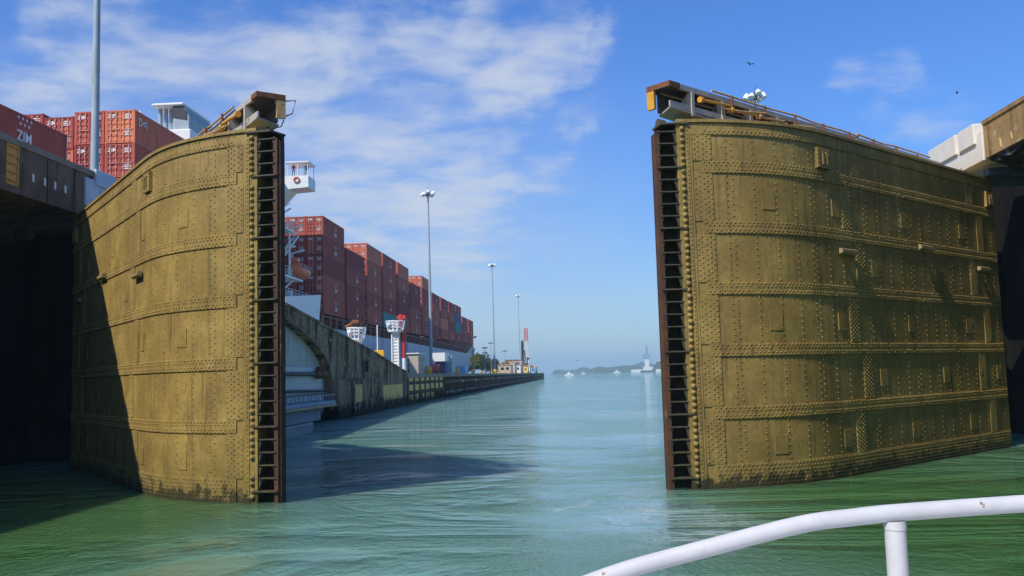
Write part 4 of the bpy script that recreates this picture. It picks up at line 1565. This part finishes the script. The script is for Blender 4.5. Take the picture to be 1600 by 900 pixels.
# ================================================================== HIGH MASTS
def light_mast(loc, h, label, r0=.27):
    root = thing('light_mast', label, 'light mast', loc, 0, 'tall floodlight masts along the lock')
    mb = MB()
    mb.tube([(0, 0, 0), (0, 0, h * .5), (0, 0, h - .5)], r0, 14, r1=r0 * .45)
    mb.lathe([(r0 * 1.7, 0), (r0 * 1.7, .12), (r0 * 1.1, .14)], n=14)
    mb.obj('pole', 'steel_pole', root)
    mb = MB()
    pts = [(.75 * cos(a), .75 * sin(a), h - .45) for a in np.linspace(0, 2 * pi, 17)]
    mb.tube(pts, .05, 5, caps=False)
    for k in range(3):
        a = k * pi / 3
        mb.tube([(.75 * cos(a), .75 * sin(a), h - .45), (-.75 * cos(a), -.75 * sin(a), h - .45)], .05, 5)
    mb.lathe([(.28, h - .75), (.3, h - .3), (.12, h + .25), (.05, h + .3)], n=10)
    mb.tube([(.1, 0, h + .2), (.1, 0, h + 1.1)], .03, 5)
    mb.obj('head_ring', 'dark_steel', root)
    l0 = None
    for k in range(8):
        a = 2 * pi * k / 8 + .2
        if l0 is None:
            mb = MB()
            mb.lathe([(.10, .34), (.22, .30), (.36, -.02), (.40, -.26), (.36, -.32), (.0, -.30)], n=12)
            l0 = mb.obj('floodlight', 'lamp_white', root)
            o = l0
        else:
            o = l0.copy()
            COL.objects.link(o)
            o.parent = root
        o.location = (1.05 * cos(a), 1.05 * sin(a), h - .35 + (.3 if k % 3 == 0 else -.1))
        o.rotation_euler = (.5 * sin(a), -.5 * cos(a), 0)
    return root


light_mast((-26.0, 48.3, 10.6), 26.0, 'thick grey mast rising out of frame beside the nearest containers', .26)
light_mast((-27.0, 175.5, 3.82), 35.6, 'floodlight mast standing on the pier by the ship, nearest with lamps in view', .34)
light_mast((-27.0, 320.0, 3.82), 38.5, 'slim floodlight mast on the pier just beyond the ship bow', .34)
light_mast((-27.0, 478.0, 3.82), 41.0, 'farthest floodlight mast near the end of the pier', .34)
light_mast((23.7, 112.5, -.5), 37.7, 'floodlight mast whose lamps show above the right gate leaf', .3)

# ================================================================== SIGNAL TOWERS
def signal_tower(loc, h, label, red_post, k):
    root = thing('signal_tower', label, 'signal tower', loc, 0, 'white signal towers with railed baskets')
    mb = MB()
    for sx in (-.42, .42):
        mb.tube([(sx, 0, 0), (sx, 0, h)], .12, 8)
        mb.tube([(sx, .6, 0), (sx, .6, h)], .12, 8)
    z = .3
    while z < h:
        mb.tube([(-.42, 0, z), (.42, 0, z)], .05, 5)
        z += .4
    mb.box(-.4, .4, .05, .5, 0, h)
    mb.obj('ladder_post', 'white_paint', root)
    mb = MB()
    mb.lathe([(.5 * k, h - .25), (1.3 * k, h), (1.3 * k, h + .24), (1.0 * k, h + .26)], (0, .3, 0), 12, False)
    mb.obj('basket_floor', 'white_paint', root)
    mb = MB()
    for q in range(12):
        a = 2 * pi * q / 12
        c0 = (1.28 * k * cos(a), .3 + 1.28 * k * sin(a), h + .2)
        c1 = (1.62 * k * cos(a), .3 + 1.62 * k * sin(a), h + 1.35)
        mb.tube([c0, c1], .065, 5)
    for f in (.38, .7, 1.0):
        mb.tube([((1.28 + .34 * f) * k * cos(a), .3 + (1.28 + .34 * f) * k * sin(a), h + .2 + 1.15 * f) for a in np.linspace(0, 2 * pi, 19)], .075, 5, caps=False)
    mb.obj('basket_rail', 'white_paint', root)
    mb = MB()   # signal arrow lying across the basket
    if red_post:
        mb.tube([(.5, .9, h + .8), (.75, .8, h + 2.3)], .3, 8)
        mb.bbox(.15, 1.35, .6, .9, h + 1.6, h + 2.15, .1)
    else:
        mb.tube([(-1.2, .3, h + 1.45), (.1, .4, h + 2.15)], .24, 8)
        mb.bbox(-.6, .35, .1, .5, h + 1.8, h + 2.25, .1)
    mb.obj('signal_arrow', 'sign_red' if red_post else 'rust', root)
    mb = MB()
    mb.lathe([(.32, -.18), (.36, 0), (.32, .18)], (-.75 * k, -.9 * k, h + .95), 10)
    mb.obj('lamp', 'lamp_white', root)
    if red_post:
        mb = MB()
        mb.tube([(1.0, .6, 2.2), (1.0, .6, h)], .32, 10)
        mb.obj('red_post', 'sign_red', root)
        mb = MB()
        mb.tube([(1.0, .6, 0), (1.0, .6, 2.2)], .33, 10)
        mb.obj('white_post', 'white_paint', root)
    return root


signal_tower((-24.0, 101.2, 4.6), 3.2, 'white signal tower with a rust coloured arrow, standing behind the sloping wall', False, .66)
signal_tower((-23.0, 118.9, 3.82), 5.7, 'white signal tower with red arrow and red and white post, on the pier', True, .78)

# ================================================================== THINGS ON THE PIER
def boxes(name, label, cat, loc, parts, group=None):
    root = thing(name, label, cat, loc, 0, group)
    for nm, mat, lst in parts:
        for q in lst:
            mb = MB()
            mb.bbox(*q, .04)
            mb.obj(nm, mat, root)
    return root


boxes('sign_box', 'small yellow sign box on a thin pole where the sloping wall ends', 'sign', (-23, 107.9, 4.6),
      [('pole', 'white_paint', [(-.07, .07, -.07, .07, 0, 5.2)]), ('box', 'sign_yellow', [(-.85, .8, -.3, .3, 1.3, 2.2)]),
       ('bracket', 'sign_yellow', [(-.35, .6, -.2, .2, .7, 1.3)])])
boxes('equipment_shed', 'beige slatted equipment shed between the red and white post and the barrel', 'shed', (-22.6, 132.2, 3.82),
      [('wall', 'cabin_beige', [(-1.6, .8, -2.4, 3.0, 0, 2.95)]), ('roof', 'white_paint', [(-1.8, .95, -2.6, 3.2, 2.95, 3.12)]),
       ('vent', 'dark_steel', [(-.75, -.55, -2.42, -2.39, 1.9, 2.4), (-.75, -.55, -2.42, -2.39, 1.1, 1.6), (-.75, -.55, -2.42, -2.39, .4, .9),
                               (.79, .815, -1.2, -.8, 1.9, 2.4), (.79, .815, -1.2, -.8, 1.1, 1.6), (.79, .815, 1.0, 1.4, 1.9, 2.4), (.79, .815, 1.0, 1.4, .6, 1.2)])])
boxes('utility_booth', 'white topped booth with dark blue base at the foot of the nearest lit mast', 'booth', (-22.9, 160.5, 3.82),
      [('base', 'cabin_blue', [(-.9, .9, -1.4, 1.4, 0, 2.25)]), ('head', 'white_paint', [(-1.1, 1.1, -3.0, 3.0, 2.25, 3.75)]),
       ('side_cabinet', 'steel_pole', [(.95, 1.7, 1.5, 6.0, .3, 3.3)])])
for (x, y, lab) in ((-22.2, 141.0, 'yellow barrel on the pier right of the beige shed'), (-22.2, 176.5, 'yellow barrel on the pier right of the blue booth'),
                    (-22.0, 262, 'yellow barrel on the far pier before the yellow sign')):
    r = thing('barrel', lab, 'barrel', (x, y, 3.82), 0, 'yellow barrels on the pier')
    mb = MB()
    mb.lathe([(.5, 0), (.55, .05), (.55, .55), (.52, .6), (.55, .65), (.55, 1.2), (.5, 1.27), (.45, 1.22)], n=14)
    mb.obj('drum', 'sign_yellow', r)
    mb = MB()
    mb.tube([(.56 * cos(a), .56 * sin(a), .9) for a in np.linspace(0, 2 * pi, 15)], .03, 5, caps=False)
    mb.obj('hoop', 'white_paint', r)
r = thing('covered_winch', 'dull red winch housing with sloping back on the pier between barrels', 'winch', (-22.4, 149.0, 3.82))
mb = MB()
mb.prism_x([(-2, 0), (2.4, 0), (1.7, 1.5), (.6, 1.75), (-1.2, 1.3)], -.7, .7)
mb.obj('housing', 'sign_red', r)
mb = MB()
mb.bbox(.2, .95, -1.8, -.6, 0, .7, .1)
mb.tube([(.72, 1.0, .8), (.95, 1.0, .8)], .5, 12)
mb.obj('drum', 'rust', r)
boxes('equipment_crate', 'light blue covered crate on the pier past the blue booth', 'crate', (-22.3, 187.0, 3.82),
      [('crate', 'tarp_blue', [(-1.2, .8, -2.6, 2.6, .1, 1.6)]), ('skid', 'dark_steel', [(-1.1, .7, -2.7, 2.7, 0, .1)])])
boxes('gangway_frame', 'tall pale ladder frame on the pier beside the grey hull', 'ladder', (-30.5, 163.0, 3.82),
      [('frame', 'plate_blue_grey', [(-1.6, -1.2, -.3, .3, 0, 6.1), (-.3, .1, -.3, .3, 0, 6.1), (1.0, 1.4, -.3, .3, 0, 5.8)]),
       ('rung', 'plate_blue_grey', [(-1.2, 1.0, -.2, .2, z, z + .25) for z in (1, 2, 3, 4, 5)])])
boxes('sign_board', 'yellow direction sign on a post near the ship bow', 'sign', (-26, 243, 3.82),
      [('pole', 'sign_yellow', [(-.16, .16, -.16, .16, 0, 5.9)]), ('board', 'sign_yellow', [(-1.0, 1.4, -.2, .2, 3.2, 4.6), (-.5, 1.0, -.2, .2, 4.6, 5.0)]),
       ('mast', 'steel_pole', [(-.05, .05, -.05, .05, 5.9, 10.0)])])
# bollards along the pier edge
for i in range(14):
    y = 196 + i * 24.0
    r = thing('bollard', 'small yellow mooring bollard along the edge of the pier', 'bollard', (-21.4, y, 3.95), 0, 'yellow bollards along the pier edge')
    mb = MB()
    mb.lathe([(.22, 0), (.17, .12), (.16, .36), (.26, .48), (.25, .57), (.12, .6)], n=10)
    mb.obj('post', 'sign_yellow', r)

# works yard at the pier head: cabins, plant, masts
YARD = [(-25.5, 352, 5, 9, 3.2, 'cabin_beige', 'low beige site cabin left of the slim mast'),
        (-26.5, 385, 6, 12, 4.6, 'cabin_beige', 'beige plant housing at the foot of the slim mast'),
        (-24.5, 408, 4, 10, 3.6, 'shore_white', 'white site cabin just beyond the slim mast'),
        (-26.5, 437, 6, 12, 5.4, 'cabin_beige', 'tall beige plant housing in the middle of the yard'),
        (-24.0, 462, 4, 10, 3.4, 'panel_beige', 'pale yellow cabin before the farthest mast'),
        (-26.0, 520, 5, 14, 4.6, 'plate_white', 'white cabin behind the dark drilling derrick'),
        (-24.0, 548, 4, 9, 3.2, 'tarp_blue', 'pale blue tank cabin under the red and white lattice tower')]
for x, y, a, b, h, mat, lab in YARD:
    boxes('site_cabin', lab, 'cabin', (x, y, 3.82),
          [('wall', mat, [(-a / 2, a / 2, -b / 2, b / 2, 0, h)]),
           ('roof', 'shore_white' if h > 4 else 'cabin_beige', [(-a / 2 - .2, a / 2 + .2, -b / 2 - .2, b / 2 + .2, h, h + .25)]),
           ('window', 'window_dark', [(-a * .3, -a * .05, -b / 2 - .03, -b / 2 + .01, h * .45, h * .75), (a * .1, a * .32, -b / 2 - .03, -b / 2 + .01, h * .45, h * .75),
                                      (a / 2 - .01, a / 2 + .03, -b * .3, -b * .1, h * .45, h * .75), (a / 2 - .01, a / 2 + .03, b * .1, b * .3, h * .45, h * .75)]),
           ('plant', 'rust', [(-a * .3, a * .2, b * .1, b * .35, h + .25, h + 1.3), (-a * .1, a * .35, -b * .35, -b * .1, h + .25, h + .8)])])
# truck at the very end
tr = thing('parked_truck', 'dusty beige truck parked at the far end of the pier', 'truck', (-24.5, 600, 3.82))
mb = MB(); mb.bbox(-1.6, 1.6, -9, 2, 1.2, 4.2, .2); mb.obj('cargo_body', 'cabin_beige', tr)
mb = MB(); mb.prism_x([(2.4, 1.2), (7.0, 1.2), (7.0, 3.0), (5.8, 4.9), (2.4, 5.0)], -1.6, 1.6); mb.obj('cab', 'cabin_beige', tr)
mb = MB(); mb.box(1.59, 1.63, 2.9, 5.4, 3.2, 4.5); mb.obj('window', 'window_dark', tr)
for y in (-6.8, -4.6, 4.6):
    for x in (-1.3, 1.3):
        mb = MB(); mb.tube([(x - .25, y, .85), (x + .25, y, .85)], .85, 14); mb.obj('wheel', 'dark_steel', tr)

# derrick and lattice tower
def lattice(mb, x, y, z0, z1, a0, a1, n, r=.1):
    P = lambda z, k: (x + [1, 1, -1, -1][k] * (a0 + (a1 - a0) * (z - z0) / (z1 - z0)) / 2, y + [1, -1, -1, 1][k] * (a0 + (a1 - a0) * (z - z0) / (z1 - z0)) / 2, z)
    for k in range(4):
        mb.tube([P(z0, k), P(z1, k)], r * 1.4, 5)
    for i in range(n):
        za, zb = z0 + (z1 - z0) * i / n, z0 + (z1 - z0) * (i + 1) / n
        for k in range(4):
            mb.tube([P(za, k), P(zb, (k + 1) % 4)], r, 4)
            mb.tube([P(zb, k), P(zb, (k + 1) % 4)], r, 4)


r = thing('drilling_derrick', 'dark slender derrick at the pier head beside the farthest mast', 'derrick', (-26.2, 492, 3.82))
mb = MB(); lattice(mb, 0, 0, 1.2, 17.5, 1.6, 1.0, 12, .12); mb.box(-.35, .35, -.35, .35, 1.2, 17.3); mb.obj('mast', 'dark_steel', r)
mb = MB(); mb.tube([(2.2, 0, 1.2), (.9, 0, 12.5)], .28, 6); mb.tube([(2.4, 0, 1), (2.4, 0, 8.5)], .25, 6); mb.bbox(2.0, 3.6, -.5, .5, 7.4, 8.3, .1); mb.obj('boom', 'dark_steel', r)
mb = MB(); mb.bbox(-1.6, 3.0, -4, 4, 0, 1.6, .2); mb.obj('chassis', 'rust', r)
r = thing('lattice_tower', 'red over white lattice tower at the end of the pier', 'tower', (-27.6, 562, 3.82))
mb = MB(); lattice(mb, 0, 0, 0, 19.5, 3.0, 2.2, 9, .13); mb.obj('lower_lattice', 'shore_white', r)
mb = MB(); lattice(mb, 0, 0, 19.55, 27.5, 2.2, 1.8, 5, .13); mb.obj('upper_lattice', 'lattice_red', r)
for (x, y, h, lab) in ((-27, 285, 8.5, 'short dark pole behind the yellow direction sign'), (-29, 330, 11.5, 'thin mast with a cross arm left of the slim mast'),
                       (-25.5, 350, 9.0, 'short lamp post right of the slim mast')):
    r = thing('yard_mast', lab, 'mast', (x, y, 3.82), 0, 'thin masts in the works yard')
    mb = MB(); mb.tube([(0, 0, 0), (0, 0, h)], .11, 6); mb.obj('pole', 'steel_pole', r)
    mb = MB(); mb.bbox(-.9, .9, -.15, .15, h - .5, h - .2, .03); mb.obj('cross_arm', 'dark_steel', r)

# ================================================================== TREES
def tree(loc, h, w_, label, seed, n=2200):
    rng = random.Random(seed)
    root = thing('tree', label, 'tree', loc, 0, 'dark green trees beyond the ship bow')
    mb = MB()
    mb.tube([(0, 0, 0), (.1, 0, h * .3), (0, .1, h * .6)], .35, 7, r1=.15)
    for k in range(4):
        a = k * 1.6 + seed
        mb.tube([(.05, 0, h * (.28 + .06 * k)), (w_ * .3 * cos(a), w_ * .3 * sin(a), h * (.55 + .08 * k))], .14, 5, r1=.05)
    mb.obj('trunk', 'trunk_bark', root)
    mb = MB()
    lobes = [(rng.uniform(-.33, .33) * w_, rng.uniform(-.33, .33) * w_, h * rng.uniform(.42, .82), w_ * rng.uniform(.14, .27)) for _ in range(11)]
    for i in range(n):
        lx, ly, lz, lr = rng.choice(lobes)
        v = Vector((rng.gauss(0, 1), rng.gauss(0, 1), rng.gauss(0, .8))).normalized() * lr * rng.uniform(.55, 1.12)
        c = Vector((lx, ly, lz)) + v
        u = Vector((rng.uniform(-1, 1), rng.uniform(-1, 1), rng.uniform(-1, 1))).normalized()
        t = u.orthogonal().normalized()
        s = rng.uniform(.25, .55)
        b = u.cross(t)
        mb.add([tuple(c + t * s), tuple(c + b * s * .6), tuple(c - t * s), tuple(c - b * s * .6)], [(0, 1, 2, 3)])
    mb.obj('crown', 'foliage', root)


yard = MB()
yard.box(-110, -36.6, 385, 700, -3, 3.6)
o = part(yard, 'lane_bank', 'pier_concrete', thing('far_bank', 'low bank carrying the trees beyond the ship bow', 'bank', (-70, 400, 0)))
for i, (x, y, h, w_, lab) in enumerate(((-43.5, 404, 8.0, 8, 'broad dark tree nearest the ship bow, left in the clump'), (-40.5, 412, 9.6, 9, 'tallest round tree in the clump beyond the bow'),
                                        (-37.5, 420, 7.2, 7.5, 'low tree at the right edge of the clump beyond the bow'), (-47.5, 410, 7.5, 8, 'paler tree half hidden by the ship bow'),
                                        (-38.5, 455, 6, 7, 'small bushy tree behind the site cabins'))):
    tree((x, y, 3.6), h, w_, lab, 20 + i)

# ================================================================== FAR SHORE
boxes('harbour_tower', 'pale tower with blue lattice top on the far shore', 'tower', (192, 2380, 0),
      [('block', 'shore_white', [(-5.5, 5.5, -5, 5, 2, 34)]), ('cap', 'tower_blue_grey', [(-8, 8, -6, 6, 34, 46)]),
       ('mast', 'tower_blue_grey', [(-2.0, 3.2, -2, 2, 46, 66), (-.8, .8, -.8, .8, 66, 76)])])
boxes('moored_ship', 'long white ship moored under the far tower', 'ship', (176, 2300, 0),
      [('hull', 'dark_steel', [(-8, 60, -6, 6, -1, 4)]), ('deck', 'shore_white', [(-30, -2, -5, 5, 0, 7), (0, 26, -5, 5, 4, 13), (34, 44, -5, 5, 4, 16)]),
       ('mast', 'shore_white', [(38, 41, -1, 1, 16, 30), (8, 9.5, -1, 1, 13, 20)])])
for x, y, a, h, mat, lab in ((205, 2050, 9, 8, 'shore_white', 'white house low on the far shore beside the gate edge'), (188, 2000, 8, 7, 'shore_white', 'small white shed left of the white house on the shore'),
                             (199, 1980, 5, 6, 'pale_yellow_rail', 'small yellow hut at the waterline of the far shore')):
    boxes('shore_house', lab, 'house', (x, y, -.5), [('wall', mat, [(-a, a, -4, 4, 0, h)]), ('roof', 'rust' if a == 8 else 'shore_white', [(-a - .5, a + .5, -4.5, 4.5, h, h + 1)])])
def small_boat(loc, s, label):
    r = thing('motor_boat', label, 'boat', loc, 0, 'white boats far out on the water')
    mb = MB()
    mb.prism_y([(-4 * s, .2), (3.2 * s, .2), (4.6 * s, 1.5 * s), (-4.3 * s, 1.2 * s)], -1.3 * s, 1.3 * s)
    mb.obj('hull', 'shore_white', r)
    mb = MB(); mb.bbox(-1.6 * s, 1.2 * s, -1 * s, 1 * s, 1.25 * s, 2.9 * s, .15 * s); mb.obj('cabin', 'shore_white', r)
    mb = MB(); mb.tube([(0, 0, 2.9 * s), (0, 0, 4.8 * s)], .1 * s, 5); mb.obj('mast', 'shore_white', r)
    mb = MB(); mb.bbox(.1 * s, 1.0 * s, -1.3 * s, -1.28 * s, .3 * s, 1.0 * s, .05); mb.obj('fender', 'dark_steel', r)
small_boat((-4, 1150, 0), 1.35, 'nearest white motor boat out on the open water, with a dark fender')
small_boat((101, 2100, 0), 2.0, 'white motor boat before the far wooded shore')
small_boat((30, 2500, 0), 1.5, 'tiny white boat with a mast between the other two boats')

# ================================================================== BIRDS
def bird(loc, span, label, rz=0.0, up=.25):
    mb = MB()
    b = [(0, -.45), (.07, -.25), (.1, 0), (.07, .28), (0, .42)]
    N = 8
    vs = []
    for y, r in ((-.45, .01), (-.25, .06), (0, .1), (.25, .07), (.42, .015)):
        for j in range(N):
            a = 2 * pi * j / N
            vs.append((r * cos(a) * span, y * span * .7, r * sin(a) * span * .8))
    fs = [(i * N + j, i * N + (j + 1) % N, (i + 1) * N + (j + 1) % N, (i + 1) * N + j) for i in range(4) for j in range(N)]
    mb.add(vs, fs, True)
    for sx in (1, -1):
        P = [(0, .16, .03), (.32, .2, up), (.62, .0, up * .6)]
        Q = [(0, -.14, .03), (.3, -.06, up), (.6, -.06, up * .6)]
        for i in range(2):
            v = [(sx * P[i][0], P[i][1], P[i][2]), (sx * P[i + 1][0], P[i + 1][1], P[i + 1][2]), (sx * Q[i + 1][0], Q[i + 1][1], Q[i + 1][2]), (sx * Q[i][0], Q[i][1], Q[i][2])]
            v = [(a * span, b_ * span, c * span) for a, b_, c in v]
            v2 = [(a, b_, c - .03 * span) for a, b_, c in v]
            mb.hexa(v2 + v)
    o = mb.obj('bird', 'bird_dark', None, loc)
    o.rotation_euler = (0, .15, rz)
    return tag(o, label, 'bird', 'dark birds in flight')


bird((31.1, 150, 53.5), 1.25, 'dark bird soaring above the floodlights over the right leaf', .3)
bird((64.0, 150, 47.1), .9, 'small dark bird in clear sky above the right end of the leaf', 1.2, .12)
bird((.9, 150, 5.4), .45, 'tiny dark bird low over the water before the far shore', .6)

# ================================================================== OWN BOAT RAILING
bt = thing('sightseeing_boat', 'white boat bow with its curved tubular railing in the right foreground', 'boat', (0, 0, 2.1))
mb = MB()
rail = [(-.62, 1.62, 2.70), (-.35, 1.76, 2.92), (-.14, 1.86, 3.02), (.058, 1.907, 3.089), (.254, 1.92, 3.137), (.451, 1.932, 3.18), (.56, 1.938, 3.192), (.627, 1.943, 3.1975)]
sm = []
for i in range(len(rail) - 1):   # smooth the hand bent tube
    p0, p1, p2, p3 = [Vector(rail[max(0, min(len(rail) - 1, i + k))]) for k in (-1, 0, 1, 2)]
    for j in range(5):
        t = j / 5
        sm.append(.5 * ((2 * p1) + (p2 - p0) * t + (2 * p0 - 5 * p1 + 4 * p2 - p3) * t * t + (3 * p1 - p0 - 3 * p2 + p3) * t ** 3))
sm.append(Vector(rail[-1]))
sm += [Vector((.76, 1.952, 3.2035)), Vector((.907, 1.961, 3.2095)), Vector((1.3, 1.98, 3.22)), Vector((1.9, 1.6, 3.22))]
mb.tube(sm, .0176, 20)
part(mb, 'top_rail', 'rail_white', bt)
for x, y, zt in ((.643, 1.944, 3.192), (-.35, 1.76, 2.91), (1.35, 1.97, 3.21)):
    mb = MB()
    mb.tube([(x, y, 2.1), (x, y, zt - .010)], .0212, 18)
    mb.tube([(x, y, zt - .026), (x, y, zt - .016)], .0225, 18)
    part(mb, 'post', 'rail_white', bt)
mb = MB()
mb.prism_z([(-2.6, -6), (2.8, -6), (2.8, 1.2), (2.2, 1.9), (1.4, 2.1), (.4, 2.1), (-.6, 1.9), (-1.6, 1.2), (-2.6, -.5)], 1.95, 2.1)
part(mb, 'deck', 'white_paint', bt)
mb = MB()
mb.prism_z([(-2.4, -6), (2.6, -6), (2.5, 1.0), (1.9, 1.6), (1.2, 1.8), (.4, 1.8), (-.5, 1.6), (-1.4, 1.0), (-2.4, -.5)], -.8, 1.949)
part(mb, 'hull', 'white_paint', bt)

# ================================================================== AIR
HAZE = 0.00022
if HAZE:
    hz = MB()
    hz.box(-7100, 7100, -70, 9100, -8.0, 125.0)
    ho = hz.obj('haze', 'dark_steel')
    ho['kind'] = 'stuff'
    hm, hn = new_mat('haze_air')
    vol = hn.node('ShaderNodeVolumePrincipled', {'Color': (0.56, 0.84, 1.0), 'Density': HAZE, 'Anisotropy': 0.0})
    hn.t.links.new(vol.outputs[0], hn.node('ShaderNodeOutputMaterial').inputs['Volume'])
    ho.data.materials[0] = hm
